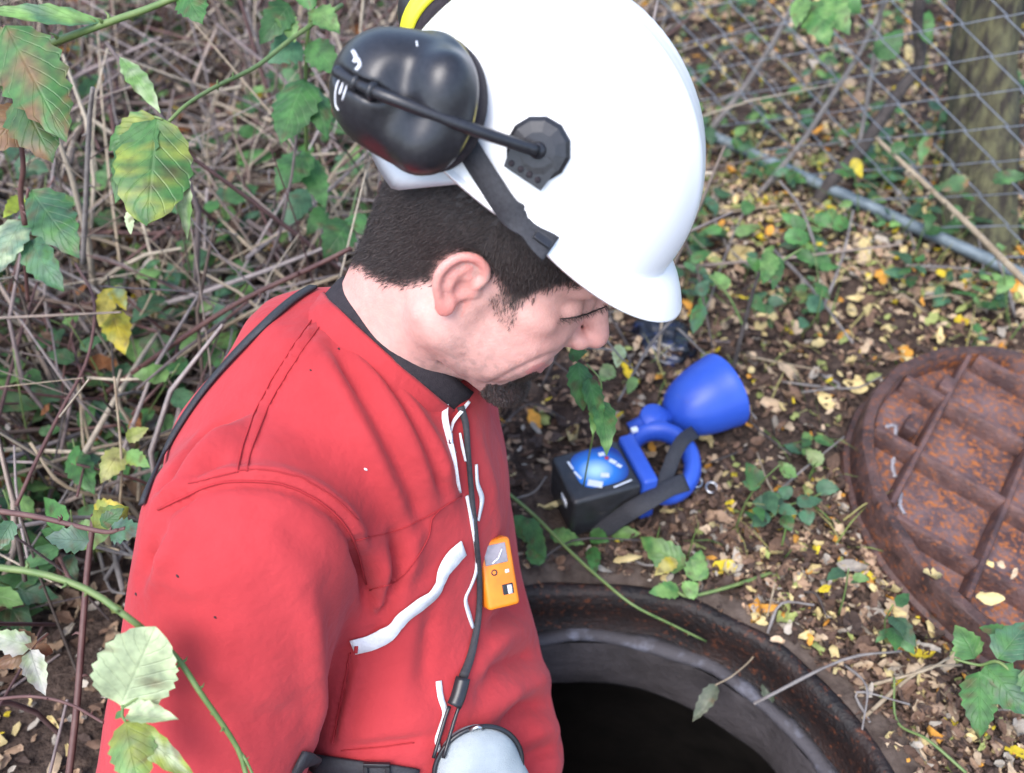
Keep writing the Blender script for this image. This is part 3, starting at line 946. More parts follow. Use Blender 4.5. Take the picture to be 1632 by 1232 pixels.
# ------------------------------------------------------------------ white helmet with ear muffs
a_ = math.radians(-6)
t_ = math.radians(5.5)
MR = HR @ np.array([[math.cos(a_), -math.sin(a_), 0], [math.sin(a_), math.cos(a_), 0], [0, 0, 1]]) @ np.array([[math.cos(t_), 0, math.sin(t_)], [0, 1, 0], [-math.sin(t_), 0, math.cos(t_)]])
MO = Hd((-.006, 0, .083))
def Md(p): return np.asarray(p, float) @ MR.T + MO
def MV(p): return Vector(Md(p))
M_shell = mat('white_helmet_plastic', (.86, .86, .86), .30, col2=(.82, .82, .82), scale=14, coat=.2)
grime(M_shell, (.42, .40, .36), .66, 30, .5)
M_grey = mat('pale_grey_plastic', (.50, .53, .56), .5)
M_muff = mat('black_muff_plastic', (.013, .013, .016), .34, col2=(.020, .020, .024), scale=300, bump=.25, bscale=1500, bdist=.0004)
M_yellow = mat('yellow_plastic', (.75, .70, .03), .4)
M_dull = mat('dull_yellow_edge', (.30, .26, .06), .6)
grime(M_muff, (.10, .09, .08), .66, 45, .45)
helmet = empty('safety_helmet', MV((0, 0, 0)), "white safety helmet with black ear muffs on the man's head", 'helmet')
HX_F, HX_B, HY, HH = .138, .124, .105, .137
def shell_pt(a, v):
    """a: angle, 0 = front; v: 1 crown .. 0 rim .. -1 edge of brim or peak"""
    ca, sa = math.cos(a), math.sin(a)
    rx = HX_F if ca > 0 else HX_B
    if v >= 0:
        t = v * math.pi / 2
        r, z = math.cos(t) ** (.66 + .40 * max(ca, 0)), math.sin(t) ** .98 * HH
        b = math.exp(-((abs(sa) * r * HY - .022) / .008) ** 2) * (.0022 if v > .25 else .0022 * v / .25)     # two ridges over the crown
        return (ca * rx * r, sa * HY * r, z + b)
    e = -v
    fr = max(0.0, (ca - .25) / .75)
    pk = .025 * fr ** .70
    flange = .004
    r = 1 + 0 * e
    x, y = ca * rx, sa * HY
    n = Vector((ca / rx, sa / HY, 0)).normalized()
    out = (flange + pk) * e
    return (x + n.x * out + fr * .004 * e, y + n.y * out * (1 - .25 * fr), -.006 * e - .016 * fr * e * e - .004 * math.cos(2 * a) * (1 - fr) * e)
NA, vs_ = 112, [-1, -.97, -.8, -.6, -.4, -.2, -.05] + [((i / 30) ** 1.15) for i in range(31)]
V, F = [], []
for v in vs_[:-1]:
    for i in range(NA): V.append(MV(shell_pt(2 * math.pi * i / NA, v)))
V.append(MV(shell_pt(0, 1)))
rows_ = len(vs_) - 1
for j in range(rows_ - 1):
    for i in range(NA):
        k = (i + 1) % NA
        F.append((j * NA + i, j * NA + k, (j + 1) * NA + k, (j + 1) * NA + i))
for i in range(NA): F.append(((rows_ - 1) * NA + i, (rows_ - 1) * NA + (i + 1) % NA, rows_ * NA))
shell = obj('shell', V, F, M_shell, helmet)
md = shell.modifiers.new('thickness', 'SOLIDIFY'); md.thickness = .0032; md.offset = -1
VTREE = BVHTree.FromPolygons(V, F)
# vent slots near the crown
for (x, y) in ((880, 40), (925, 55), (962, 75)):
    p, n = cast(VTREE, x, y)
    if p is not None:
        t = (Md((.1, 0, 0)) - Md((0, 0, 0))); t = Vector(t); t = (t - n * t.dot(n)).normalized()
        MB().tube([p - t * .006, p - t * .003, p + t * .003, p + t * .006], [.0006, .0010, .0010, .0006], 6).build('vent_slot', M_grey, shell)
# grey sweat band sticking out at the back and the head cradle
v_, f_ = [], []
for i in range(49):
    a = math.radians(100 + 160 * i / 48); tp = min(1, 6 * min(i, 48 - i) / 48 + .05)
    for (s, z) in ((.95, .006), (.975, -.036), (.95, -.050), (.90, -.040), (.90, .006)):
        v_.append(MV((math.cos(a) * HX_B * s, math.sin(a) * HY * s, .006 + (z - .006) * tp)))
for i in range(48):
    for j in range(5):
        f_.append((i * 5 + j, (i + 1) * 5 + j, (i + 1) * 5 + (j + 1) % 5, i * 5 + (j + 1) % 5))
obj('sweat_band', v_, f_, M_grey, helmet)
# side mount of the ear muff
pv, pn = cast(VTREE, 858, 238)
up_ = Vector(MR @ np.array((0, 0, 1))); up_ = (up_ - pn * up_.dot(pn)).normalized()
rt_ = up_.cross(pn).normalized()
if rt_.x < 0: rt_ = -rt_
def on(p): return VTREE.find_nearest(p)[0]
mb = MB()
mb.lathe([(.0225, -.002), (.0222, .0015), (.0195, .0040), (.012, .0052), (0.0, .0056)], pv, pn, 12)
mount = mb.build('muff_mount', M_muff, helmet, smooth=False)
c_ = [(806, 262), (820, 225), (880, 250), (886, 268), (862, 300)]
top, bot = [], []
for (x, y) in c_:
    p, n = cast(VTREE, x, y)
    top.append(p + n * .0062); bot.append(p - n * .001)
MB().add(top + bot, [(0, 1, 2, 3, 4)[::-1]] + [(i, (i + 1) % 5, 5 + (i + 1) % 5, 5 + i) for i in range(5)]).build('mount_plate', M_muff, mount, smooth=False)
for (x, y) in ((818, 258), (832, 267), (845, 275), (858, 283)):
    p, n = cast(VTREE, x, y)
    MB().lathe([(.0022, .0050), (.0022, .0066), (0, .0066)], p, n, 8).build('hole', M_blackcloth, mount)
# ear muff cups
def cup_mesh(c, ax, lon, near=True):
    ax = Vector(ax).normalized(); lon = Vector(lon); lon = (lon - ax * lon.dot(ax)).normalized(); sh = ax.cross(lon)
    R = np.array([lon, sh, ax]).T
    L = lambda a, b, h: Vector(c) + lon * a + sh * b + ax * h
    fd = Field(np.array(c) - .085, np.array(c) + .085, .0016)
    fd.ell(L(-.002, 0, -.010), (.054, .048, .014), 0, R=R)
    fd.ell(L(-.004, 0, .000), (.048, .044, .026), .008, R=R)
    fd.ell(L(.010, 0, .012), (.042, .041, .038), .010, R=R)
    # two hollows between the dome and the foot
    for s in (-1, 1):
        fd.ell(L(-.036, s * .016, .036), (.016, .020, .016), .012, R=R, op='s')
        fd.ell(L(-.034, s * .020, .005), (.015, .019, .015), .014, R=R)
    fd.cap(L(-.06, 0, .026), L(.03, 0, .054), .0055, .0045, .004, op='s')     # channel of the arm
    return fd.mesh()
CUPC = D(654, 158, .672)
CAX = Vector((-.70, -.48, .50))
CLON = D(560, 110, .69) - D(760, 190, .69)
P, Q = cup_mesh(CUPC, CAX, CLON)
CT = bvh(P, Q)
muff = obj('ear_muff', relax(P, Q, 2), Q, M_muff, helmet)
axn = CAX.normalized(); lo_ = (CLON - axn * CLON.dot(axn)).normalized()
MB().lathe([(.0536, -.0120), (.0541, -.0116), (.0536, -.0112), (.0525, -.0116)], CUPC - lo_ * .002, axn, 48, closed=True, sx=1.0, sy=.89, xdir=lo_).build('seam_ring', M_dull, muff)
MB().lathe([(.051, -.015), (.052, -.019), (.049, -.027), (.044, -.030), (.034, -.029), (.030, -.018)], CUPC, axn, 48, closed=True, sx=1.0, sy=.90, xdir=lo_).build('cushion', M_blackcloth, muff)
# arm from the mount over the cup
arm = []
for (x, y, lf, on_cup) in ((540, 112, .002, 1), (562, 124, .003, 1), (585, 134, .004, 1), (612, 146, .006, 1), (655, 166, .008, 1)):
    p, n = cast(CT, x, y)
    if p is not None: arm.append(p + (n if n.dot(CAMP - p) > 0 else -n) * lf)
p1 = pv + pn * .008
lastc = arm[-1]
for t in (.35, .6, .82): arm.append(lastc.lerp(p1, t) + pn * .006 * math.sin(t * math.pi))
arm.append(p1)
arm = [Vector(q) for q in spline([tuple(q) for q in arm], 40)]
arm_o = MB().tube(arm, .0042, 10).build('muff_arm', M_muff, helmet)
for k in (8, 13):
    t = (arm[k + 1] - arm[k]).normalized()
    MB().lathe([(.0060, -.0016), (.0064, 0), (.0060, .0016)], arm[k], t, 12).build('clip', M_muff, arm_o)
MB().lathe([(.0050, -.004), (.0062, -.001), (.0050, .003)], p1 - pn * .002, pn, 12).build('pivot', M_muff, arm_o)
# pale print on the cup
M_print = mat('white_print', (.62, .63, .66), .5)
for pl, r in (([(563, 82), (568, 92), (565, 100)], .0016), ([(571, 94), (574, 104), (568, 112)], .0013), ([(545, 118), (536, 140), (535, 165), (540, 176)], .0007),
              ([(556, 124), (552, 140), (546, 160)], .0007), ([(551, 122), (546, 135), (542, 150)], .0010), ([(664, 66), (665, 74)], .0006)):
    pts, _ = trace(CT, pl, 8, .0002)
    if len(pts) > 2: MB().tube(pts, r, 5).build('print_mark', M_print, muff)
# the other cup, on the far side
mir = lambda p: Vector(Md((np.array(p) - MO) @ MR * np.array([1, -1, 1])))
mird = lambda d: Vector(MR @ ((MR.T @ np.array(d)) * np.array([1, -1, 1])))
C2, A2_, L2_ = mir(CUPC) + (D(630, 15, .85) - D(665, 45, .85)), mird(CAX), mird(CLON)
P, Q = cup_mesh(C2, A2_, L2_)
muff2 = obj('ear_muff', relax(P, Q, 2), Q, M_muff, helmet)
an2 = A2_.normalized(); lo2 = (L2_ - an2 * L2_.dot(an2)).normalized()
MB().lathe([(.055, -.026), (.059, -.022), (.059, -.008), (.052, -.006)], C2, an2, 48, closed=True, sx=1.0, sy=.90, xdir=lo2).build('seam_ring', M_yellow, muff2)
MB().lathe([(.053, -.016), (.055, -.022), (.053, -.032), (.044, -.036), (.034, -.034), (.030, -.020)], C2, an2, 48, closed=True, sx=1.0, sy=.90, xdir=lo2).build('cushion', M_blackcloth, muff2)
MB().tube([C2 + an2 * .05, (C2 + an2 * .045).lerp(mir(p1), .5) + mird(pn) * .006, mir(p1)], .0042, 8).build('muff_arm', M_muff, helmet)
def frame_to0(n, up):
    n = Vector(n).normalized(); x = Vector(up).cross(n).normalized(); y = n.cross(x)
    return Matrix((x, y, n)).transposed()
# black harness strap down to the side buckle
HT2 = bvh(np.vstack([HPw]), HQ)
sp, sn = [], []
for (x, y, b) in ((742, 222, 'v'), (756, 246, 'v'), (772, 272, 'v'), (790, 300, 'h'), (812, 332, 'h'), (836, 362, 'h'), (858, 386, 'h'), (874, 400, 'h')):
    p, n = cast(VTREE, x, y)
    b = 'v'
    if p is None: p, n = cast(HT2, x, y); b = 'h'
    if p is None: continue
    if n.dot(CAMP - p) < 0: n = -n
    sp.append(p + n * (.004 if b == 'v' else .016)); sn.append(n)
sp = [Vector(q) for q in spline([tuple(q) for q in sp], 24)]; sn = [Vector(q) for q in spline([tuple(q) for q in sn], 24)]
strap_o = MB().strap(sp, sn, [.018 + .012 * max(0, i / 23 - .45) for i in range(24)], .0018).build('harness_strap', M_webbing, helmet)
e_ = sp[-1]
MB().box(sp[-4] + sn[-4] * .002, (.007, .0035, .0014), frame_to0(sn[-4], up_), bev=.0008).build('buckle', M_blackplastic, strap_o)
# ------------------------------------------------------------------ zip, pocket tape, belt: parts of the coverall
def ribbon(name, pix_, w, th, mat_, parent, n=30, lift=.001, widths=None, wave=0.0):
    pts, nr = trace(JT, pix_, n, lift)
    # even out the normals
    for _ in range(3): nr = [(nr[max(0, i - 1)] + nr[i] * 2 + nr[min(len(nr) - 1, i + 1)]).normalized() for i in range(len(nr))]
    if wave: pts = [p + nr[i] * wave * (1 + math.sin(i * .62)) for i, p in enumerate(pts)]
    ws = None if widths is None else list(np.interp(np.linspace(0, 1, len(pts)), np.linspace(0, 1, len(widths)), widths))
    return MB().strap(pts, nr, ws or w, th).build(name, mat_, parent)
JT_ALL = BVHTree.FromPolygons([tuple(p) for p in JP] + [tuple(p) for p in (np.array(collar.data.vertices[0].co) * 0 + JP[:1])], [tuple(int(i) for i in q) for q in JQ])
tape = ribbon('pocket_tape', [(562, 1029), (590, 1022), (615, 1010), (630, 996), (643, 980), (667, 962), (688, 946), (699, 928), (706, 908), (720, 888), (736, 872)], .011, .0018, M_white, jacket, 44, .0025,
              widths=[.0175, .0175, .0170, .0130, .0160, .0175, .0150, .0105, .0160, .0210, .0200])
MB().box(*(lambda h: (h[0] + h[1] * .004, (.0016, .0055, .0010)))(cast(JT, 568, 1027))).build('tape_stitch', M_seam, tape)
zt = [([(742, 790), (750, 830), (758, 880), (757, 910), (748, 935), (740, 955), (746, 980), (752, 1000)], [.004, .005, .005, .0045, .003, .004, .005, .003]),
      ([(698, 1085), (701, 1110), (708, 1135), (701, 1160), (696, 1180), (699, 1196)], [.006, .006, .0055, .005, .005, .004]),
      ([(757, 740), (759, 770), (766, 795), (760, 830)], [.003, .004, .006, .003])]
for pl, w in zt: ribbon('zip_tape', pl, .005, .0016, M_white, jacket, 22, .0015, widths=w)
# open collar ends: two white zip edges on the collar
CTREE = BVHTree.FromPolygons([Vector(v) for v in ring(rows, math.radians(9), math.radians(351), 72, .025)[0]], ring(rows, math.radians(9), math.radians(351), 72, .025)[1])
def free_strap(name, pts3, nrm, w, th, mat_, parent, n=24):
    P = [Vector(q) for q in spline([tuple(p) for p in pts3], n)]
    ws = list(np.interp(np.linspace(0, 1, n), np.linspace(0, 1, len(w)), w)) if isinstance(w, list) else w
    return MB().strap(P, [Vector(nrm)] * n, ws, th).build(name, mat_, parent)
BACKN = Vector((0, -CP, SP))
def surf(px, py, lift=.003, alt=.93):
    p, n = cast(JT, px, py); q, m = cast(CTREE, px, py)
    if q is not None and (p is None or (q - CAMP).length < (p - CAMP).length): p, n = q, m
    if p is None: return D(px, py, alt)
    return p + (CAMP - p).normalized() * lift
free_strap('zip_tape', [surf(x, y) for x, y in ((711, 640), (709, 665), (714, 695), (722, 730), (728, 760), (734, 785))], BACKN, [.005, .006, .007, .006, .004, .002], .0016, M_white, jacket)
free_strap('zip_tape', [surf(x, y, .006) for x, y in ((748, 640), (736, 655), (723, 672), (718, 690))], BACKN, [.003, .0035, .003, .002], .0016, M_white, jacket)
free_strap('zip_tape', [surf(x, y) for x, y in ((733, 690), (737, 712), (742, 735))], BACKN, [.002, .003, .002], .0016, M_white, jacket)
free_strap('zip_pull', [surf(x, y, .008) for x, y in ((718, 690), (719, 705), (724, 722))], BACKN, .004, .002, M_steel, jacket)
belt = ribbon('belt', [(470, 1212), (500, 1214), (540, 1219), (580, 1224), (620, 1229), (660, 1236)], .020, .004, M_webbing, jacket, 24, .004)
p_, n_ = cast(JT, 603, 1226)
Rb = np.array
def frame_to(n, up):
    n = Vector(n).normalized(); x = Vector(up).cross(n).normalized(); y = n.cross(x)
    return Matrix((x, y, n)).transposed()
if p_ is not None:
    Fb = frame_to(n_, (0, 0, 1))
    mb = MB()
    for (c, h) in (((-.010, 0, .008), (.002, .012, .002)), ((.010, 0, .008), (.002, .012, .002)), ((0, .011, .008), (.012, .002, .002)), ((0, -.011, .008), (.012, .002, .002))):
        mb.box(p_ + Fb @ Vector(c), h, Fb, .0006)
    mb.build('buckle', M_blackplastic, belt)
# small pale and dark flecks on the cloth
for (x, y, r, m_) in ((583, 748, .0011, M_white), (283, 918, .0010, M_blackcloth), (217, 947, .0011, M_blackcloth), (343, 984, .0008, M_blackcloth), (540, 556, .0008, M_blackcloth), (495, 590, .0007, M_blackcloth)):
    p, n = cast(JT, x, y)
    if p is not None: MB().lathe([(r, 0), (r * .8, .0006), (0, .0009)], p, n, 6, sx=1, sy=1.8).build('fleck', m_, jacket)

# ------------------------------------------------------------------ grey pouch on a black neck strap
pouch_c = D(768, 1238, .935)
pouch = empty('shoulder_pouch', pouch_c, "grey fabric pouch hanging on a black strap against the man's belly", 'pouch')
M_greycloth = mat('grey_ripstop', (.27, .31, .33), .7, col2=(.33, .37, .39), scale=40, bump=.5, bscale=900)
Fp = frame_to(Vector((.30, -.80, .55)), Vector((-.25, .25, .9)))
def pouch_mesh():
    fd = Field((-.08, -.09, -.05), (.08, .09, .05), .002)
    fd.cap((0, .012, 0), (0, -.060, 0), .041, .044, 0, fl=((0, 0, 1), .58))
    fd.ell((0, -.06, 0), (.046, .03, .028), .012)
    P, Q = fd.mesh()
    P = relax(P, Q, 2)
    nz_ = np.array([noise.noise(Vector(p) * 40) for p in P])
    P = P + vnormals(P, Q) * nz_[:, None] * .0014
    return P, Q
P, Q = pouch_mesh()
toW = lambda p: np.asarray(p) @ np.array(Fp).T + np.array(pouch_c)
bag = obj('bag', toW(P), Q, M_greycloth, pouch)
edge = [(math.cos(a) * .0425, .012 + math.sin(a) * .0425, .004) for a in np.linspace(-.6, math.pi + .6, 30)]
pip = MB().tube([Vector(toW(e)) for e in edge], .0024, 6).build('piping', M_blackplastic, bag)
MB().lathe([(.006, 0), (.0085, .001), (.0085, .003), (0, .004)], Vector(toW((.018, -.012, .023))), Fp @ Vector((0, 0, 1)), 16).build('press_stud', M_blackplastic, bag)
MB().tube([Vector(toW((.006, .054, .006))), Vector(toW((.014, .055, .008))), Vector(toW((.018, .050, .008)))], .0018, 6).build('zip_slider', M_steel, bag)
front = [surf(x, y, .006) for x, y in ((734, 648), (742, 675), (746, 720), (752, 790), (759, 860), (764, 920), (763, 980), (752, 1040), (738, 1080))]
S = [Vector(q) for q in spline([tuple(p) for p in front], 40)]
MB().strap(S, [(CAMP - p).normalized() for p in S], list(np.interp(np.linspace(0, 1, 40), [0, .3, .7, 1], [.007, .0048, .0055, .009])), .0022).build('strap', M_webbing, pouch)
low = [surf(x, y, .010) for x, y in ((738, 1080), (730, 1110), (718, 1140))] + [Vector(toW((-.030, .046, .01)))]
S = [Vector(q) for q in spline([tuple(p) for p in low], 16)]
buck = MB().strap(S[:9], [(CAMP - p).normalized() for p in S[:9]], .014, .006).build('strap_buckle', M_blackplastic, pouch)
for o_ in (-.004, .005):
    MB().tube([p + Vector((o_, 0, 0)) for p in S[8:]], .0018, 6).build('strap_loop', M_blackplastic, pouch)
# strap over the back
bk = []
for (x, y) in spline([(500, 462), (470, 480), (430, 515), (380, 565), (330, 622), (290, 680), (255, 745), (232, 805)], 40):
    for k_ in range(0, 90, 2):
        p, n = cast(JT, x + k_ * .7, y + k_ * .6)
        if p is not None: break
    if p is None: continue
    bk.append((p + n * .0032, n))
for _ in range(6): bk = [bk[0]] + [((bk[i - 1][0] + bk[i][0] * 2 + bk[i + 1][0]) / 4, (bk[i - 1][1] + bk[i][1] * 2 + bk[i + 1][1]).normalized()) for i in range(1, len(bk) - 1)] + [bk[-1]]
S = [Vector(q) for q in spline([tuple(p[0]) for p in bk], 60)]; SN = [Vector(q) for q in spline([tuple(p[1]) for p in bk], 60)]
MB().strap(S, SN, .009, .0030).build('strap', M_webbing, pouch)

# ------------------------------------------------------------------ orange gas detector clipped to the chest
gp, gn = cast(JT, 790, 912)
if gp is None: gp, gn = D(790, 912, 1.0), Vector((.3, -.6, .7))
gn = (Vector((.34, -.62, .70))).normalized()
M_orange = mat('orange_plastic', (.80, .22, .012), .45, col2=(.70, .17, .010), scale=50)
grime(M_orange, (.30, .13, .05), .60, 60, .6)
M_glass = mat('grey_window', (.30, .27, .29), .15, col2=(.18, .17, .19), scale=60)
gup = (D(783, 868, 1) - D(798, 960, 1))
Fg = frame_to(gn, gup)
Fg = Matrix((Fg.col[0], Fg.col[1], Fg.col[2])).transposed()
gc = gp + (CAMP - gp).normalized() * .022
gas = empty('gas_detector', gc, 'small orange gas detector clipped to the front of the red coverall', 'gas detector')
GS = lambda x, y, z: gc + Fg @ Vector((x, y, z))
ybox = MB().box(gc, (.0165, .033, .011), Fg, .004).build('case', M_orange, gas)
MB().box(GS(-.001, .019, .0105), (.0115, .0095, .0016), Fg, .001).build('display', M_glass, ybox)
MB().tube([GS(-.006, .011, .0125), GS(.001, .015, .0125), GS(.006, .023, .0125)], .0009, 5).build('print_mark', M_white, ybox)
MB().lathe([(.0032, .0100), (.0030, .0118), (.0018, .0110), (0, .0106)], gc + Fg @ Vector((-.005, .002, 0)), Fg @ Vector((0, 0, 1)), 14).build('sensor_port', M_blackplastic, ybox)
MB().box(GS(.006, -.016, .0108), (.0055, .0050, .0010), Fg, .0006).build('port', M_blackplastic, ybox)
MB().box(GS(.0075, -.0165, .0120), (.0022, .0042, .0008), Fg).build('label', M_white, ybox)
MB().box(GS(.008, .001, .0108), (.002, .0016, .0008), Fg).build('button', M_white, ybox)
MB().box(GS(0, .020, -.013), (.006, .012, .003), Fg, .001).build('clip', M_steel, gas)
# ------------------------------------------------------------------ iron manhole cover lying ribs up
M_rust = rust('brown_rust', (.062, .036, .036), (.155, .098, .094), (.32, .105, .030), 22, (.49, .62))
M_rust2 = rust('dark_rust', (.050, .026, .024), (.120, .064, .056), (.22, .075, .026), 26)
cover = empty('manhole_cover', COVC, 'rusty round iron manhole cover lying ribbed side up on the ground', 'manhole cover')
CVp = lambda x, y, z: COVC + COVM @ Vector((x, y, z))
def cv_build(mb, name, m_, parent, amp=.0012, smooth=True):
    mb.v = [tuple(Vector(v) + Vector((noise.noise(Vector(v) * 25), noise.noise(Vector(v) * 25 + Vector((7, 0, 0))), noise.noise(Vector(v) * 25 + Vector((0, 9, 0))))) * amp) for v in mb.v]
    return autosmooth(mb.build(name, m_, parent, smooth), 32)
prof = [(.0, -.030), (.10, -.030), (.2500, -.030), (.2515, -.010), (.2525, -.003), (.2550, .000), (.264, .000), (.268, -.002), (.2705, -.008), (.269, -.046), (.275, -.050), (.276, -.058), (.273, -.062), (.0, -.064)]
mb = MB().lathe(prof[:5], COVC, COVN, 128, caps=False)
cv_build(mb, 'plate', M_rust, cover)
M_rim = rust('rim_rust', (.030, .016, .014), (.085, .045, .038), (.19, .060, .020), 30)
mb = MB().lathe(prof[4:], COVC, COVN, 128, caps=False)
cv_build(mb, 'rim', M_rim, cover, .0026)
cs = .1216
def rib(axis, k, z0, z1, th):
    off = k * cs
    hl = math.sqrt(max(.0, .2500 ** 2 - off ** 2))
    mb = MB()
    n = 24
    prof_ = [(-th * .62, z0), (-th * .42, z1 - .003), (-th * .25, z1), (th * .25, z1), (th * .42, z1 - .003), (th * .62, z0)]
    v, f = [], []
    for i in range(n + 1):
        s = -hl + 2 * hl * i / n
        for (o_, z) in prof_:
            v.append(CVp(s, off + o_, z) if axis == 0 else CVp(off + o_, s, z))
    m = len(prof_)
    for i in range(n):
        for j in range(m):
            f.append((i * m + j, (i + 1) * m + j, (i + 1) * m + (j + 1) % m, i * m + (j + 1) % m))
    f.append(tuple(range(m))); f.append(tuple(n * m + j for j in range(m)))
    mb.add(v, f)
    cv_build(mb, 'rib', M_rust2, cover, .0008)
for k in (-1.5, -.5, .5, 1.5):
    rib(1, k, -.031, -.0012, .0105)
    rib(0, k, -.031, -.0030, .0130)
M_wet = mat('pale_wet_streak', (.34, .33, .36), .25, col2=(.20, .18, .19), scale=80)
for pl in ([(-.215, -.045), (-.205, -.060), (-.200, -.085), (-.190, -.100)], [(-.232, -.025), (-.222, -.012), (-.215, -.030)], [(-.176, -.118), (-.170, -.140), (-.160, -.150)]):
    P_ = [CVp(q[0], q[1], -.0285 if math.hypot(q[0], q[1]) < .238 else .0008) for q in spline(pl, 12)]
    MB().strap(P_, [COVN] * 12, [.002 + .005 * abs(math.sin(i * 1.3)) for i in range(12)], .0012).build('wet_streak', M_wet, cover)
# lifting eyes near the edge
for (x, y) in ((-.205, -.02), (-.19, .09)):
    MB().box(CVp(x, y, -.012), (.010, .016, .012), COVM, .004).build('lug', M_rust2, cover)

# ------------------------------------------------------------------ blue hand lamp with black battery box
M_blue = mat('blue_plastic', (.022, .075, .42), .38, col2=(.030, .090, .48), scale=12, bump=.15, bscale=400, bdist=.0006)
grime(M_blue, (.10, .085, .08), .60, 40, .55)
M_bbox = mat('black_battery_box', (.016, .016, .018), .40, col2=(.028, .028, .031), scale=60, bump=.2, bscale=500, bdist=.0006)
grime(M_bbox, (.11, .09, .075), .58, 45, .6)
ly = math.radians(18.4)
LC = Vector((.1097, .8254, 0)); LC.z = gz(LC.x, LC.y) + .004
LM = Matrix.Rotation(ly, 3, 'Z')
LP = lambda x, y, z: LC + LM @ Vector((x, y, z))
lamp = empty('hand_lamp', LC, 'blue hand lamp with black battery box lying beside the manhole', 'hand lamp')
box = MB().box(LP(-.002, 0, .037), (.047, .041, .036), LM, .006).build('battery_box', M_bbox, lamp)
# round printed sticker on the box
mS = bpy.data.materials.new('blue_sticker'); mS.use_nodes = True
N, L = mS.node_tree.nodes, mS.node_tree.links
tc = N.new('ShaderNodeTexCoord'); gr = N.new('ShaderNodeTexGradient'); gr.gradient_type = 'SPHERICAL'
mp = N.new('ShaderNodeMapping'); mp.inputs['Scale'].default_value = (23, 26, 26); mp.inputs['Location'].default_value = (.16, .12, 0)
L.new(tc.outputs['Object'], mp.inputs['Vector']); L.new(mp.outputs['Vector'], gr.inputs['Vector'])
rp = N.new('ShaderNodeValToRGB')
rp.color_ramp.elements[0].position, rp.color_ramp.elements[0].color = 0.0, (.012, .03, .20, 1)
rp.color_ramp.elements[1].position, rp.color_ramp.elements[1].color = .9, (.50, .75, .80, 1)
e_ = rp.color_ramp.elements.new(.45); e_.color = (.03, .20, .62, 1)
L.new(gr.outputs['Fac'], rp.inputs['Fac']); L.new(rp.outputs['Color'], N['Principled BSDF'].inputs['Base Color']); N['Principled BSDF'].inputs['Roughness'].default_value = .25
sv = [Vector((math.copysign(abs(math.cos(a)) ** .6, math.cos(a)) * .0345, math.copysign(abs(math.sin(a)) ** .6, math.sin(a)) * .0315, 0)) for a in np.linspace(0, 2 * math.pi, 40, endpoint=False)]
sc_ = LP(.004, .004, .0735)
st = bpy.data.meshes.new('sticker'); st.from_pydata([tuple(v) for v in sv] + [(v.x, v.y, -.0006) for v in sv], [], [tuple(range(40))] + [(i, i + 40, (i + 1) % 40 + 40, (i + 1) % 40) for i in range(40)]); st.materials.append(mS)
so = put('sticker', st, box, sc_ - LC, (0, 0, ly))
M_wp = mat('white_label_print', (.70, .72, .75), .4); M_rp = mat('red_label_print', (.55, .03, .03), .4)
def strip(x0, y0, x1, y1, w, m_):
    a, b = LP(x0, y0, .0742), LP(x1, y1, .0742); d = (b - a).normalized(); s_ = Vector((-d.y, d.x, 0)) * w / 2; u_ = Vector((0, 0, .0004))
    MB().add([a - s_, b - s_, b + s_, a + s_, a - s_ + u_, b - s_ + u_, b + s_ + u_, a + s_ + u_], [(4, 5, 6, 7), (0, 1, 5, 4), (1, 2, 6, 5), (2, 3, 7, 6), (3, 0, 4, 7)]).build('print_mark', m_, box, smooth=False)
strip(.010, .022, .018, .022, .006, M_wp); strip(.016, .015, .020, .013, .005, M_rp); strip(.020, .010, .026, .002, .006, M_wp); strip(.026, .000, .030, -.006, .005, M_wp)
strip(-.020, -.016, -.004, -.026, .010, M_wp); strip(-.032, .024, -.030, .010, .003, M_wp); strip(-.030, .006, -.026, -.008, .003, M_wp); strip(.000, -.010, .010, -.014, .007, M_wp)
strip(.008, -.034, .034, -.030, .0022, M_wp)
MB().box(LP(-.0495, -.012, .045), (.0006, .009, .006), LM).build('side_label', M_wp, box)
hold = MB().box(LP(.056, 0, .039), (.0105, .0425, .039), LM, .005).build('lamp_holder', M_blue, lamp)
# ring handle
def torus_path(c, a, b, z, n=40):
    return [LP(c[0] + a * math.cos(t), c[1] + b * math.sin(t), z + .010 * math.cos(t * 1.0 - .6)) for t in np.linspace(0, 2 * math.pi, n)]
hc = Vector(W(1052, 738, .045)) - LC; hc = LM.inverted() @ hc
pth = torus_path((hc.x, hc.y), .040, .050, .046)
v, f = [], []
n_ = len(pth) - 1
for i in range(n_):
    t = (pth[(i + 1) % n_] - pth[i - 1]).normalized(); o_ = Vector((t.y, -t.x, 0)).normalized()
    for k in range(10):
        a = 2 * math.pi * k / 10
        v.append(pth[i] + o_ * math.cos(a) * .0115 + Vector((0, 0, 1)) * math.sin(a) * .0165)
for i in range(n_):
    for k in range(10):
        f.append((i * 10 + k, i * 10 + (k + 1) % 10, ((i + 1) % n_) * 10 + (k + 1) % 10, ((i + 1) % n_) * 10 + k))
MB().add(v, f).build('handle', M_blue, lamp)
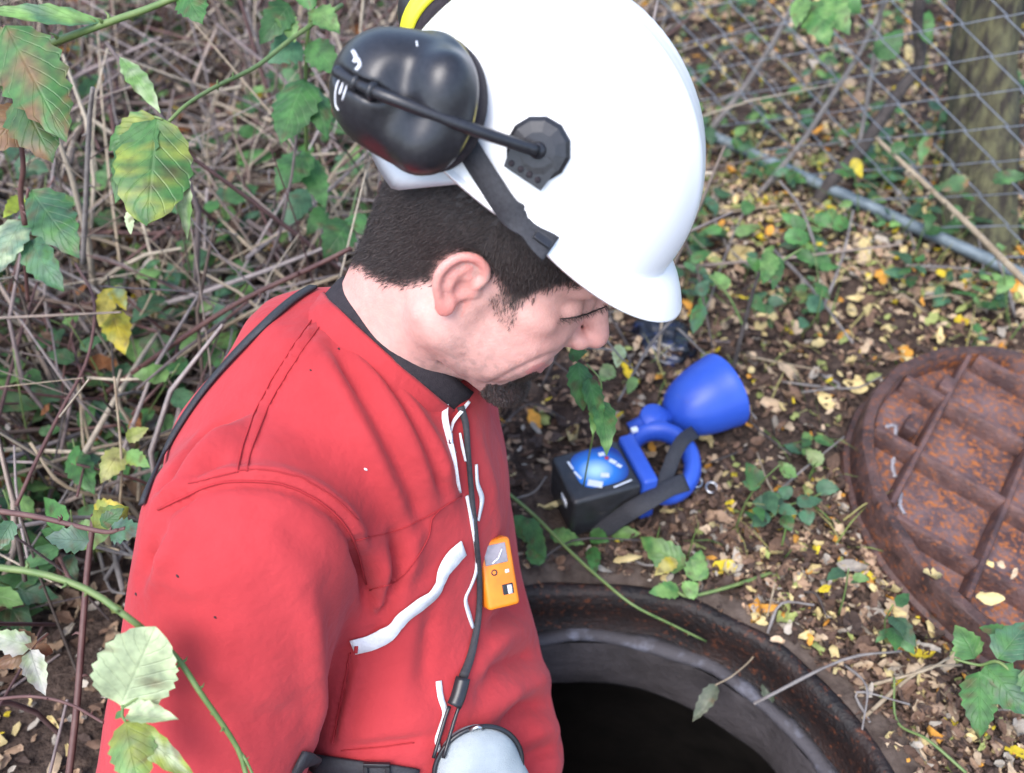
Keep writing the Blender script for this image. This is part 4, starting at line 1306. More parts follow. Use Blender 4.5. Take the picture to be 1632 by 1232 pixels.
# reflector housing
hA = Vector((.86, .46, .10)).normalized()
h0 = Vector(W(1068, 664, .056))
prof = [(.0, -.004), (.014, -.003), (.024, .002), (.036, .012), (.0455, .028), (.0520, .046), (.0565, .066), (.0590, .088), (.0605, .092), (.0605, .100), (.0560, .100), (.0545, .085), (.040, .030), (.0, .020)]
prof = [(r * .90, t * .92) for r, t in prof]
head = MB().lathe(prof, h0, hA, 48).build('lamp_head', M_blue, lamp)
autosmooth(head, 40)
M_lens = mat('clear_lens', (.35, .38, .40), .08, coat=.5)
MB().lathe([(.0495, .0865), (.027, .088), (0, .0885)], h0, hA, 32).build('lens', M_lens, head)
jt = Vector(W(1040, 668, .060))
MB().lathe([(.0175, -.012), (.0190, -.009), (.0190, .009), (.0175, .012)], jt, (0.1, -.3, 1), 24).build('hinge', M_blue, lamp)
MB().box(Vector(W(1011, 685, .074)), (.0045, .0035, .0030), LM, .001).build('switch', M_wp, lamp)
MB().tube([jt + Vector((-.03, -.012, -.01)), jt, h0 + hA * .004], .012, 8).build('hinge_arm', M_blue, lamp)
def wstrap(pix_, zs, w, name, m_, parent):
    P = [W(x, y, z) for (x, y), z in zip(pix_, zs)]
    P = [Vector(q) for q in spline([tuple(p) for p in P], 28)]
    nr = [(Vector((0, -.55, 1)) + Vector((0, .3 * math.sin(i * .25), 0))).normalized() for i in range(28)]
    return MB().strap(P, nr, w, .0018).build(name, m_, parent)
carry = wstrap([(1108, 688), (1090, 700), (1076, 722), (1066, 748), (1056, 772), (1050, 788)], [.070, .078, .074, .066, .060, .054], .019, 'carry_strap', M_webbing, lamp)
wstrap([(1094, 768), (1066, 778), (1036, 796), (1008, 812), (984, 828), (962, 845), (950, 856)], [.060, .062, .058, .048, .030, .012, .006], .024, 'carry_strap', M_webbing, lamp)
for (x, y) in ((1110, 768), (1134, 777)):
    c = W(x, y, .012)
    MB().tube([c + Vector((.0075 * math.cos(t), .0075 * math.sin(t), .002 * math.sin(t))) for t in np.linspace(0, 2 * math.pi, 18)], .0015, 6).build('steel_ring', M_steel, carry)
MB().tube([W(1106, 690, .07), W(1103, 700, .066), W(1099, 712, .060)], .0014, 5).build('clip', M_steel, carry)
# ------------------------------------------------------------------ dark crumpled rag behind
rg = W(1058, 545, .0); rg.z = gz(rg.x, rg.y)
M_rag = mat('black_and_blue_sheet', (.006, .007, .012), .35, col2=(.016, .030, .11), scale=60, ramp=(.52, .75), coat=.3)
fd = Field(np.array(rg) - .09, np.array(rg) + .09, .004)
fd.ell(rg + Vector((0, 0, .006)), (.045, .055, .020), .01); fd.ell(rg + Vector((.02, -.02, .010)), (.025, .03, .018), .01); fd.ell(rg + Vector((-.02, .02, .008)), (.03, .03, .02), .01)
P, Q = fd.mesh()
P = P + vnormals(P, Q) * np.array([noise.noise(Vector(p) * 50) for p in P])[:, None] * .009
tag(obj('plastic_scrap', P, Q, M_rag, loc=rg), "crumpled black and blue plastic scrap on the leaf litter behind the man's nose", 'scrap')
# ------------------------------------------------------------------ leaves
def leaf_material():
    m = bpy.data.materials.new('leaf'); m.use_nodes = True
    N, L = m.node_tree.nodes, m.node_tree.links
    b = N['Principled BSDF']; out = N['Material Output']
    at = N.new('ShaderNodeAttribute'); at.attribute_name = 'tone'
    uv = N.new('ShaderNodeAttribute'); uv.attribute_name = 'luv'
    sx = N.new('ShaderNodeSeparateColor'); L.new(uv.outputs['Color'], sx.inputs['Color'])
    def math_(op, a, b_=None, v=None):
        q = N.new('ShaderNodeMath'); q.operation = op
        L.new(a, q.inputs[0])
        if b_ is not None: L.new(b_, q.inputs[1])
        if v is not None: q.inputs[1].default_value = v
        return q.outputs[0]
    u, v = sx.outputs[0], sx.outputs[1]                                  # u along, v = distance from the midrib
    side = math_('SUBTRACT', math_('MULTIPLY', u, v=7.0), math_('MULTIPLY', v, v=2.2))
    fr = math_('FRACT', side)
    d1 = math_('ABSOLUTE', math_('SUBTRACT', fr, v=.5))
    v1 = N.new('ShaderNodeMapRange'); v1.inputs['From Min'].default_value = 0; v1.inputs['From Max'].default_value = .10; v1.inputs['To Min'].default_value = 1; v1.inputs['To Max'].default_value = 0
    L.new(d1, v1.inputs['Value'])
    v2 = N.new('ShaderNodeMapRange'); v2.inputs['From Min'].default_value = 0; v2.inputs['From Max'].default_value = .07; v2.inputs['To Min'].default_value = 1; v2.inputs['To Max'].default_value = 0
    L.new(v, v2.inputs['Value'])
    vein = math_('MAXIMUM', v1.outputs[0], v2.outputs[0])
    tc = N.new('ShaderNodeTexCoord')
    nz = N.new('ShaderNodeTexNoise'); nz.inputs['Scale'].default_value = 90; nz.inputs['Detail'].default_value = 5
    L.new(tc.outputs['Object'], nz.inputs['Vector'])
    rp = N.new('ShaderNodeValToRGB'); rp.color_ramp.elements[0].color = (.62, .62, .62, 1); rp.color_ramp.elements[1].color = (1.3, 1.28, 1.2, 1)
    rp.color_ramp.elements[0].position, rp.color_ramp.elements[1].position = .3, .7
    L.new(nz.outputs['Fac'], rp.inputs['Fac'])
    mx = N.new('ShaderNodeMix'); mx.data_type = 'RGBA'; mx.blend_type = 'MULTIPLY'; mx.inputs['Factor'].default_value = 1
    L.new(at.outputs['Color'], mx.inputs['A']); L.new(rp.outputs['Color'], mx.inputs['B'])
    vm = N.new('ShaderNodeMix'); vm.data_type = 'RGBA'; L.new(math_('MULTIPLY', vein, v=.10), vm.inputs['Factor'])
    L.new(mx.outputs['Result'], vm.inputs['A']); vm.inputs['B'].default_value = (.34, .42, .20, 1)
    L.new(vm.outputs['Result'], b.inputs['Base Color'])
    b.inputs['Roughness'].default_value = .48
    bp = N.new('ShaderNodeBump'); bp.inputs['Strength'].default_value = .4; bp.inputs['Distance'].default_value = .0015; bp.invert = True
    hs = math_('ADD', vein, math_('MULTIPLY', nz.outputs['Fac'], v=.6)); L.new(hs, bp.inputs['Height']); L.new(bp.outputs['Normal'], b.inputs['Normal'])
    tl = N.new('ShaderNodeBsdfTranslucent'); L.new(vm.outputs['Result'], tl.inputs['Color'])
    ms = N.new('ShaderNodeMixShader'); ms.inputs['Fac'].default_value = .28
    L.new(b.outputs[0], ms.inputs[1]); L.new(tl.outputs[0], ms.inputs[2]); L.new(ms.outputs[0], out.inputs['Surface'])
    return m
M_leaf = leaf_material()
GREEN, DGREEN, BGREEN, LGREEN = (.055, .165, .040), (.036, .108, .030), (.060, .150, .078), (.140, .270, .075)
YELLOW, YGREEN, PALE, BLOTCH, BROWN, TAN = (.50, .40, .025), (.22, .27, .045), (.38, .47, .28), (.16, .085, .035), (.13, .060, .028), (.40, .29, .17)
def leaf_geo(base, tip, width, nrm, fold=.18, droop=.12, serr=.10, seed=0, shape='ovate', rows=11):
    """one leaf blade between base and tip, facing nrm"""
    r = random.Random(seed)
    base, tip = Vector(base), Vector(tip)
    ax = tip - base; L_ = ax.length; ax.normalize()
    n = Vector(nrm); n = (n - ax * n.dot(ax))
    if n.length < 1e-5: n = ax.orthogonal()
    n.normalize(); b = ax.cross(n)
    V, F, UV = [], [], []
    cols = (-1, -.55, 0, .55, 1)
    ph = r.uniform(0, 6)
    for i in range(rows + 1):
        u = i / rows
        if shape == 'ovate': w = math.sin(math.pi * u ** .72) ** .75 * (1 - .25 * u)
        elif shape == 'round': w = math.sin(math.pi * u ** .85) ** .55
        else: w = math.sin(math.pi * u ** .9) ** 1.0
        w = max(w, .02) * width / 2
        for c in cols:
            e = w * c * (1 + (serr * (1 if i % 2 else -1) if abs(c) == 1 else 0))
            z = fold * abs(e) - droop * L_ * (u - .45) ** 2 * 1.6 + .05 * width * math.sin(u * 7 + ph + c * 1.3) * abs(c)
            V.append(base + ax * (u * L_ + (serr * .25 * L_ / rows if abs(c) == 1 and i % 2 else 0)) + b * e + n * z)
            UV.append((u, abs(c), r.random()))
    k = len(cols)
    for i in range(rows):
        for j in range(k - 1): F.append((i * k + j, i * k + j + 1, (i + 1) * k + j + 1, (i + 1) * k + j))
    return V, F, UV
lseed = [0]
def leaf(parent, base, tip, width, col, nrm=None, col2=None, name='leaf', **kw):
    lseed[0] += 1
    r = random.Random(lseed[0])
    base, tip = Vector(base), Vector(tip)
    if nrm is None:
        nrm = (CAMP - base).normalized() * .8 + Vector((r.uniform(-.4, .4), r.uniform(-.4, .2), r.uniform(.2, .8)))
    V, F, UV = leaf_geo(base, tip, width, nrm, seed=lseed[0], fold=kw.pop('fold', r.uniform(-.28, .28)), droop=kw.pop('droop', r.uniform(.05, .30)), **kw)
    j = r.uniform(.82, 1.18)
    T = []
    for v, (u, c, q) in zip(V, UV):
        t = np.array(col) * j * (1 + .28 * noise.noise(Vector(v) * 40 + Vector((0, lseed[0], 0))))
        if noise.noise(Vector(v) * 110 + Vector((lseed[0] * 3, 0, 0))) > .42: t = t * .35 + np.array((.10, .055, .025)) * .65
        if col2 is not None:
            k = noise.noise(Vector(v) * 75 + Vector((lseed[0], 0, 0))) * 1.6 + .35 * (c - .4) + .3 * (u - .5)
            k = min(1, max(0, k * 1.8)); t = t * (1 - k) + np.array(col2) * k
        T.append(t)
    return obj(name, V, F, M_leaf, parent, attrs={'tone': ('POINT', np.array(T)), 'luv': ('POINT', np.array(UV))})
M_stemg = mat('green_stem', (.085, .150, .040), .55, col2=(.140, .190, .060), scale=60)
M_stemr = mat('red_brown_stem', (.075, .030, .028), .6, col2=(.120, .060, .050), scale=60)
M_stemt = mat('tan_stem', (.20, .150, .095), .8, col2=(.32, .26, .18), scale=50, bump=.4, bscale=200)
M_stemy = mat('grey_stem', (.125, .110, .105), .85, col2=(.22, .20, .185), scale=50, bump=.5, bscale=150)
M_twig = mat('dark_twig', (.035, .028, .026), .85, col2=(.085, .070, .064), scale=50, bump=.5, bscale=150)
def pts3(pl, n):
    return [Vector(q) for q in spline([tuple(D(*p)) for p in pl], n)]
def stem(parent, pl, r0, r1, m_, n=24, thorns=0, name='stem', sides=7):
    P = pts3(pl, n)
    rr = [r0 + (r1 - r0) * i / (n - 1) for i in range(n)]
    mb = MB().tube(P, rr, sides)
    o = mb.build(name, m_, parent)
    rg_ = random.Random(int(pl[0][0] * 7 + pl[0][1]))
    for k in range(thorns):
        i = rg_.randrange(1, n - 1); t = (P[i + 1] - P[i - 1]).normalized()
        d = t.orthogonal().normalized(); d.rotate(Matrix.Rotation(rg_.uniform(0, 6.28), 3, t))
        MB().tube([P[i], P[i] + d * rr[i] * 1.8 + t * rr[i] * .4, P[i] + d * rr[i] * 3.0 - t * rr[i] * .3], [rr[i] * .8, rr[i] * .4, rr[i] * .05], 5).build('thorn', m_, o)
    return o
def plant(name, label, cat, root, stems, leaves, group=None):
    """stems: (pixels+depth, r0, r1, material, thorns); leaves: (bx,by,bd, tx,ty,td, width px, colour, colour2, options)"""
    o = empty(name, D(*root), label, cat, group)
    for s in stems: stem(o, s[0], s[1], s[2], s[3], thorns=s[4] if len(s) > 4 else 0)
    for l in leaves:
        bx, by, bd, tx, ty, td, w, c = l[:8]
        c2 = l[8] if len(l) > 8 else None
        kw = dict(l[9]) if len(l) > 9 else {}
        leaf(o, D(bx, by, bd), D(tx, ty, td), w / FPX * (bd + td) / 2, c, col2=c2, **kw)
    return o
# depth of the man's sleeve at a pixel, for what hangs in front of it
def sleeve(px, py, gap):
    p, n = cast(JT, px, py)
    return PJ(tuple(p))[1] - gap if p is not None else .74
s1 = [(-30, 902, .70), (60, 913, .70), (140, 940, .70), (205, 985, .69), (250, 1020, sleeve(260, 1020, .03)), (285, 1052, sleeve(285, 1052, .03)), (320, 1105, sleeve(320, 1105, .03)), (355, 1155, sleeve(355, 1155, .03)), (382, 1200, sleeve(382, 1200, .03)), (396, 1250, sleeve(390, 1225, .035))]
dd = s1[5][2]
plant('bramble_cane', 'thorny bramble cane with pale leaves arching across the red sleeve', 'bramble', (-30, 902, .70),
      [(s1, .0026, .0019, M_stemg, 16), ([(290, 1056, dd), (262, 1080, dd), (225, 1108, dd - .01), (196, 1128, dd - .01)], .0012, .0010, M_stemg, 4), ([(196, 1124, dd - .01), (195, 1140, dd - .01), (200, 1150, dd - .01)], .0012, .0010, M_stemg),
       ([(380, 1195, s1[8][2]), (392, 1212, s1[8][2]), (408, 1245, s1[8][2] - .01)], .0014, .0010, M_stemg, 2)],
      [(192, 1126, dd - .01, 248, 1000, dd - .025, 128, PALE, None, {'fold': .10, 'droop': .05, 'serr': .05, 'shape': 'round', 'rows': 17, 'nrm': CAMP - D(200, 1060, .7)}),
       (202, 1138, dd - .01, 284, 1146, dd - .02, 40, PALE, None, {'fold': .9, 'droop': .05, 'serr': .06}),
       (200, 1148, dd - .01, 222, 1262, dd - .03, 82, YGREEN, LGREEN, {'fold': -.25, 'serr': .08, 'rows': 15}),
       (206, 1150, dd - .005, 316, 1248, dd - .02, 46, PALE, YGREEN, {'fold': .5, 'serr': .06}),
       (196, 1134, dd - .01, 182, 1146, dd - .01, 12, GREEN)])
plant('bramble_cane', 'pale green upright cane with a long narrow leaf in the top left corner', 'bramble', (75, 72, 1.02),
      [([(70, 74, 1.02), (120, 55, 1.0), (180, 33, .99), (230, 16, .98), (290, -8, .97)], .0042, .0032, M_stemg, 5)],
      [(165, 34, .99, -30, 14, .96, 34, LGREEN, BGREEN, {'shape': 'lance', 'fold': .3}), (290, -20, .97, 320, 32, .95, 60, GREEN, None)])
plant('bramble_cane', 'bramble shoot with brown-blotched leaves at the left edge below the pale cane', 'bramble', (38, 356, 1.05),
      [([(40, 358, 1.05), (33, 310, 1.03), (37, 262, 1.0), (30, 205, .98), (20, 120, .97), (8, 40, .96)], .0030, .0020, M_stemr, 6)],
      [(8, 38, .95, 104, 222, .93, 120, GREEN, BLOTCH, {'fold': -.2, 'rows': 15}), (30, 150, .96, 84, 256, .95, 95, DGREEN, BLOTCH, {'fold': -.2}), (40, 170, .97, -20, 240, .96, 80, BLOTCH, BROWN), (0, 40, .96, -40, 150, .96, 60, GREEN, BLOTCH)])
plant('bramble_cane', 'green cane ending in a drooping cluster of large oval leaves, left of the ear muff', 'bramble', (545, 10, 1.2),
      [([(545, 8, 1.22), (470, 58, 1.16), (410, 105, 1.10), (350, 135, 1.05), (300, 165, 1.0), (268, 195, .98)], .0030, .0018, M_stemg, 4), ([(268, 195, .98), (258, 190, .97), (246, 186, .97)], .0015, .0012, M_stemg)],
      [(250, 186, .97, 234, 356, .94, 118, GREEN, YGREEN, {'fold': -.18, 'rows': 15, 'shape': 'round', 'serr': .05}), (238, 190, .97, 182, 322, .95, 70, GREEN, None, {'fold': .1}), (246, 185, .98, 172, 238, .97, 58, YGREEN, GREEN),
       (284, 260, .97, 300, 380, .97, 30, PALE, LGREEN, {'fold': .6}), (205, 335, .96, 208, 374, .96, 16, PALE), (188, 84, 1.02, 252, 168, .99, 34, LGREEN, PALE, {'shape': 'lance'})])
plant('bramble_cane', 'upright bramble shoot with broad dark green leaves just behind the ear muff', 'bramble', (490, 350, 1.55),
      [([(492, 350, 1.55), (489, 250, 1.40), (487, 150, 1.28), (490, 60, 1.22), (505, -10, 1.18)], .0030, .0020, M_stemg, 4)],
      [(485, 122, 1.25, 446, 222, 1.21, 84, GREEN, DGREEN, {'fold': -.2}), (478, 66, 1.22, 428, 98, 1.20, 58, BGREEN), (462, 5, 1.2, 414, 68, 1.18, 52, DGREEN), (492, 66, 1.22, 540, 118, 1.20, 54, GREEN, DGREEN), (500, 12, 1.18, 540, 52, 1.16, 46, LGREEN, GREEN),
       (492, 130, 1.26, 524, 216, 1.23, 52, GREEN), (450, 20, 1.2, 470, 66, 1.19, 38, LGREEN), (488, 235, 1.38, 440, 300, 1.34, 62, DGREEN, GREEN), (490, 250, 1.4, 518, 330, 1.37, 46, GREEN), (489, 300, 1.45, 452, 362, 1.43, 44, BGREEN), (505, -5, 1.18, 470, -2, 1.18, 40, GREEN)])
plant('bramble_cane', 'short shoot of blue-green leaves below the brown-blotched ones at the left edge', 'bramble', (40, 470, 1.2),
      [([(45, 480, 1.2), (40, 420, 1.15), (38, 360, 1.1), (45, 300, 1.08)], .0024, .0016, M_stemr, 3)],
      [(46, 300, 1.08, 122, 402, 1.05, 88, BGREEN, GREEN, {'rows': 13}), (36, 312, 1.08, 6, 346, 1.06, 26, (.30, .38, .04)), (36, 350, 1.1, -16, 440, 1.08, 60, (.12, .22, .15), PALE), (44, 380, 1.1, 96, 462, 1.08, 62, BGREEN, GREEN), (40, 330, 1.1, 70, 300, 1.1, 30, LGREEN)])
plant('yellow_leaf_sprig', 'two bright yellow leaves hanging from a thin dark twig among the dry stems', 'sprig', (182, 610, 1.3),
      [([(182, 610, 1.30), (178, 540, 1.26), (176, 470, 1.22), (172, 440, 1.2)], .0018, .0012, M_twig)],
      [(176, 490, 1.22, 198, 560, 1.20, 50, YELLOW, (.42, .40, .05), {'fold': -.2}), (178, 458, 1.21, 158, 520, 1.20, 34, (.48, .40, .08), YELLOW), (180, 455, 1.21, 200, 492, 1.2, 30, (.34, .42, .20), YELLOW)])
plant('bramble_cane', 'dark red bramble stem with serrated blue-green leaves next to the shoulder', 'bramble', (-20, 812, .86),
      [([(-20, 812, .88), (60, 824, .87), (120, 838, .86), (170, 848, .85), (200, 842, .84)], .0028, .0018, M_stemr, 6)],
      [(142, 862, .86, 72, 856, .85, 46, BGREEN, (.09, .16, .12), {'serr': .14, 'nrm': Vector((0, -.5, 1))}), (168, 846, .85, 224, 842, .83, 46, BGREEN, (.10, .16, .13), {'serr': .14}), (160, 838, .86, 196, 810, .86, 30, DGREEN), (150, 842, .88, 206, 806, .9, 56, YGREEN, LGREEN), (20, 830, .88, -10, 880, .87, 36, BGREEN)])
plant('curled_bramble_leaf', 'curled brown bramble leaf with whitish underside beside the elbow at the left edge', 'leaf', (62, 1020, .80),
      [([(75, 1010, .82), (60, 1022, .80), (48, 1035, .79)], .0012, .0010, M_stemt)],
      [(50, 1030, .79, -20, 1010, .78, 44, PALE, (.5, .5, .46), {'fold': .9}), (50, 1034, .79, -10, 1062, .78, 40, BROWN, BLOTCH, {'fold': -.5}), (48, 1036, .79, 72, 1108, .78, 40, (.5, .5, .47), PALE, {'fold': .9}), (52, 1032, .79, 30, 1002, .79, 30, BROWN, BLOTCH), (56, 1034, .79, 86, 1040, .8, 24, BROWN, None)])
plant('leaf_sprig', 'sprig of three green leaves with a yellowing one, left of the shoulder', 'sprig', (175, 830, 1.15),
      [([(190, 830, 1.15), (194, 740, 1.12), (186, 640, 1.1), (182, 600, 1.1)], .0018, .0012, M_stemt, 3)],
      [(112, 720, 1.16, 148, 784, 1.13, 48, GREEN, DGREEN), (196, 712, 1.12, 160, 768, 1.1, 44, (.36, .36, .12), YGREEN), (200, 700, 1.12, 236, 682, 1.12, 26, YGREEN, (.36, .36, .12)), (200, 720, 1.12, 236, 742, 1.1, 30, LGREEN, YGREEN), (150, 820, 1.1, 196, 806, 1.1, 44, YGREEN, YELLOW)])
plant('bramble_cane', 'bramble shoot with a dark leaf hanging just above the red collar', 'bramble', (560, 440, 1.35),
      [([(570, 300, 1.40), (560, 340, 1.35), (548, 360, 1.3)], .0016, .0012, M_stemg)],
      [(556, 352, 1.3, 518, 408, 1.27, 62, DGREEN, GREEN), (560, 340, 1.32, 580, 370, 1.3, 40, GREEN), (520, 330, 1.4, 490, 372, 1.38, 34, GREEN)])
# right of the man
plant('creeping_bramble', 'green runner with a row of oval leaves lying between hand lamp and manhole', 'bramble', (1320, 890, 1.27),
      [([(1322, 890, 1.265), (1240, 910, 1.245), (1160, 936, 1.22), (1100, 950, 1.21), (1080, 944, 1.21)], .0026, .0020, M_stemg, 3)],
      [(1084, 940, 1.21, 1036, 942, 1.20, 34, LGREEN, GREEN), (1090, 946, 1.2, 1114, 930, 1.20, 34, LGREEN), (1090, 905, 1.22, 1018, 856, 1.24, 52, LGREEN, GREEN), (1104, 926, 1.21, 1118, 876, 1.22, 40, LGREEN, GREEN), (1128, 922, 1.21, 1102, 890, 1.21, 26, LGREEN),
       (1078, 890, 1.22, 1044, 916, 1.2, 26, (.48, .42, .14), YELLOW), (944, 868, 1.26, 948, 914, 1.21, 26, GREEN), (876, 846, 1.29, 930, 866, 1.26, 30, LGREEN, GREEN), (940, 850, 1.28, 970, 862, 1.26, 30, GREEN), (968, 850, 1.29, 1020, 850, 1.28, 30, LGREEN), (858, 900, 1.22, 846, 850, 1.25, 34, GREEN)])
plant('creeping_bramble', 'long green runner trailing from the red chest over the rim of the manhole', 'bramble', (800, 780, 1.28),
      [([(800, 778, 1.30), (850, 820, 1.27), (910, 880, 1.22), (960, 925, 1.19), (1010, 965, 1.17), (1070, 995, 1.19), (1125, 1022, 1.21)], .0024, .0014, M_stemg, 4)],
      [(838, 825, 1.26, 868, 888, 1.22, 36, DGREEN, GREEN), (820, 820, 1.27, 845, 868, 1.25, 32, GREEN)])
plant('leaf_sprig', 'hanging sprig of dark green leaves in front of the hand lamp, below the nose', 'sprig', (948, 780, 1.15),
      [([(930, 775, 1.20), (940, 720, 1.12), (952, 660, 1.05), (958, 610, 1.02), (935, 580, 1.02)], .0011, .0009, M_stemg)],
      [(922, 576, 1.04, 930, 654, 1.02, 46, GREEN, DGREEN, {'fold': -.2}), (938, 600, 1.03, 958, 680, 1.0, 36, GREEN, DGREEN), (958, 632, 1.02, 970, 722, .99, 42, GREEN, LGREEN, {'fold': .25}), (955, 640, 1.02, 944, 690, 1.0, 26, LGREEN, GREEN), (905, 565, 1.06, 935, 560, 1.05, 30, GREEN)])
plant('leaf_sprig', 'low plant of small round leaves on the soil between lamp and rusty cover', 'sprig', (1250, 830, 1.26),
      [([(1222, 830, 1.27), (1250, 808, 1.27), (1290, 795, 1.28), (1330, 775, 1.29)], .0014, .0010, M_stemg)],
      [(1238, 800, 1.26, 1198, 800, 1.27, 30, BGREEN), (1218, 812, 1.25, 1214, 840, 1.24, 30, BGREEN), (1262, 790, 1.27, 1240, 778, 1.28, 26, BGREEN), (1270, 800, 1.26, 1312, 796, 1.27, 26, BGREEN), (1282, 812, 1.26, 1290, 838, 1.25, 30, BGREEN), (1300, 775, 1.29, 1338, 780, 1.28, 30, BGREEN), (1265, 760, 1.29, 1240, 735, 1.3, 24, LGREEN), (1310, 740, 1.3, 1284, 716, 1.31, 28, (.20, .26, .10), LGREEN), (1250, 820, 1.25, 1262, 846, 1.24, 26, GREEN)])
plant('bramble_cane', 'bramble shoot with large serrated leaves in the lower right corner', 'bramble', (1660, 1180, 1.05),
      [([(1670, 1150, 1.0), (1600, 1060, 1.02), (1560, 1060, 1.04), (1520, 1050, 1.05)], .0020, .0014, M_stemg, 3), ([(1540, 1232, 1.05), (1480, 1180, 1.07), (1430, 1150, 1.1), (1425, 1080, 1.12)], .0018, .0012, M_stemg)],
      [(1570, 1060, 1.03, 1640, 1140, 1.0, 74, GREEN, BGREEN, {'rows': 13}), (1560, 1070, 1.03, 1562, 1176, 1.0, 62, GREEN, DGREEN, {'rows': 13}), (1556, 1050, 1.04, 1526, 996, 1.05, 54, GREEN, LGREEN), (1590, 1050, 1.02, 1640, 990, 1.03, 60, BGREEN, GREEN), (1610, 1010, 1.03, 1560, 1000, 1.05, 26, GREEN), (1640, 1060, 1.0, 1680, 1120, .98, 70, GREEN)])
plant('withered_sprig', 'wilted grey-green leaves hanging on a thin stem inside the manhole', 'sprig', (1220, 970, 1.2),
      [([(1235, 930, 1.20), (1222, 985, 1.20), (1205, 1040, 1.20), (1170, 1075, 1.18), (1140, 1092, 1.17)], .0012, .0009, M_stemt), ([(1214, 1030, 1.20), (1222, 1070, 1.21), (1228, 1100, 1.21)], .0010, .0008, M_stemt)],
      [(1142, 1090, 1.17, 1104, 1150, 1.16, 28, (.10, .12, .08), (.17, .18, .13), {'fold': .5}), (1224, 1080, 1.21, 1226, 1135, 1.2, 24, (.07, .09, .06), None, {'fold': .6}), (1228, 1078, 1.21, 1250, 1118, 1.2, 24, (.09, .11, .08), None, {'fold': .5})])
# saplings and shrubs in front of the fence
plant('sapling', 'bare grey sapling with a forked stem rising in front of the bottom fence pipe', 'sapling', (1290, 345, 1.83),
      [([(1290, 348, 1.84), (1312, 306, 1.80), (1340, 272, 1.77), (1366, 246, 1.75), (1395, 205, 1.72), (1435, 145, 1.68), (1466, 98, 1.65), (1462, 40, 1.60), (1468, -20, 1.55)], .0135, .0085, M_twig), ([(1366, 246, 1.75), (1375, 200, 1.72), (1398, 60, 1.62), (1410, -20, 1.55)], .0050, .0030, M_stemy)],
      [(1398, 92, 1.62, 1440, 44, 1.60, 46, DGREEN, GREEN, {'rows': 11}), (1470, 60, 1.6, 1482, 14, 1.6, 30, GREEN), (1470, 40, 1.6, 1485, 72, 1.6, 24, GREEN)])
plant('sapling', 'thin brown bramble stem crossing in front of fence and tree at the right edge', 'sapling', (1640, 460, 1.35),
      [([(1660, 475, 1.36), (1600, 415, 1.42), (1530, 345, 1.50), (1460, 280, 1.58), (1396, 220, 1.64)], .0055, .0035, M_stemt, 8)],
      [(1545, 285, 1.5, 1495, 302, 1.52, 30, DGREEN, BLOTCH), (1580, 285, 1.5, 1640, 278, 1.48, 28, DGREEN, GREEN), (1440, 225, 1.6, 1420, 245, 1.6, 22, DGREEN), (1480, 215, 1.6, 1466, 262, 1.6, 24, GREEN, BLOTCH), (1360, 252, 1.7, 1374, 284, 1.7, 20, YELLOW)])
plant('sapling', 'slender grey stem rising right beside the top of the helmet', 'sapling', (1105, 240, 1.9),
      [([(1100, 245, 1.95), (1146, 190, 1.90), (1184, 142, 1.86), (1225, 80, 1.80), (1250, 35, 1.76), (1275, -15, 1.72)], .0070, .0045, M_stemy), ([(1184, 142, 1.86), (1150, 160, 1.9), (1100, 180, 1.95)], .004, .003, M_stemy)],
      [(1290, 0, 1.5, 1320, 66, 1.46, 60, GREEN, LGREEN), (1310, -8, 1.5, 1352, 50, 1.46, 56, LGREEN, GREEN), (1340, -10, 1.5, 1372, 20, 1.5, 40, GREEN), (1280, -5, 1.5, 1268, 40, 1.48, 36, LGREEN)])
plant('sapling', 'thin leaning grey stem between helmet and forked sapling', 'sapling', (1165, 360, 1.9),
      [([(1165, 362, 1.85), (1215, 302, 1.82), (1277, 228, 1.76), (1325, 155, 1.70), (1370, 85, 1.64), (1410, 5, 1.58), (1420, -20, 1.56)], .0055, .0035, M_stemy)], [])
plant('shrub', 'low leafy plant with pointed green leaves below the fence pipe, right of the peak', 'shrub', (1190, 560, 1.45),
      [([(1168, 590, 1.46), (1185, 520, 1.42), (1205, 450, 1.38), (1225, 400, 1.36)], .0034, .0022, M_twig), ([(1185, 520, 1.42), (1160, 470, 1.40), (1130, 440, 1.4)], .002, .0014, M_stemg), ([(1205, 450, 1.38), (1240, 420, 1.36), (1280, 395, 1.36)], .002, .0014, M_stemg)],
      [(1232, 400, 1.35, 1216, 452, 1.33, 36, LGREEN, GREEN), (1245, 408, 1.35, 1232, 462, 1.33, 22, DGREEN, GREEN), (1250, 380, 1.36, 1290, 372, 1.36, 30, GREEN), (1270, 400, 1.36, 1300, 420, 1.35, 24, GREEN), (1280, 370, 1.38, 1262, 340, 1.38, 26, GREEN), (1180, 330, 1.5, 1205, 330, 1.5, 28, GREEN),
       (1118, 482, 1.38, 1104, 530, 1.36, 28, GREEN, BGREEN), (1112, 470, 1.4, 1130, 445, 1.4, 24, BGREEN), (1160, 460, 1.4, 1140, 432, 1.4, 26, LGREEN), (1215, 430, 1.37, 1190, 410, 1.37, 22, GREEN), (1300, 340, 1.42, 1330, 362, 1.41, 26, GREEN), (1195, 470, 1.4, 1220, 500, 1.4, 22, GREEN)])
plant('dry_weed', 'small plant of pale oval leaves on bare stems behind the hand lamp', 'weed', (1000, 600, 1.3),
      [([(1075, 505, 1.25), (1040, 545, 1.28), (1012, 590, 1.30), (985, 640, 1.33)], .0024, .0016, M_stemy), ([(965, 540, 1.25), (990, 570, 1.27), (1012, 590, 1.3)], .0014, .001, M_stemy)],
      [(990, 548, 1.28, 984, 585, 1.27, 26, (.30, .36, .18), PALE), (978, 582, 1.28, 956, 606, 1.27, 30, (.26, .32, .14), LGREEN), (1012, 600, 1.3, 1000, 628, 1.3, 20, LGREEN)])
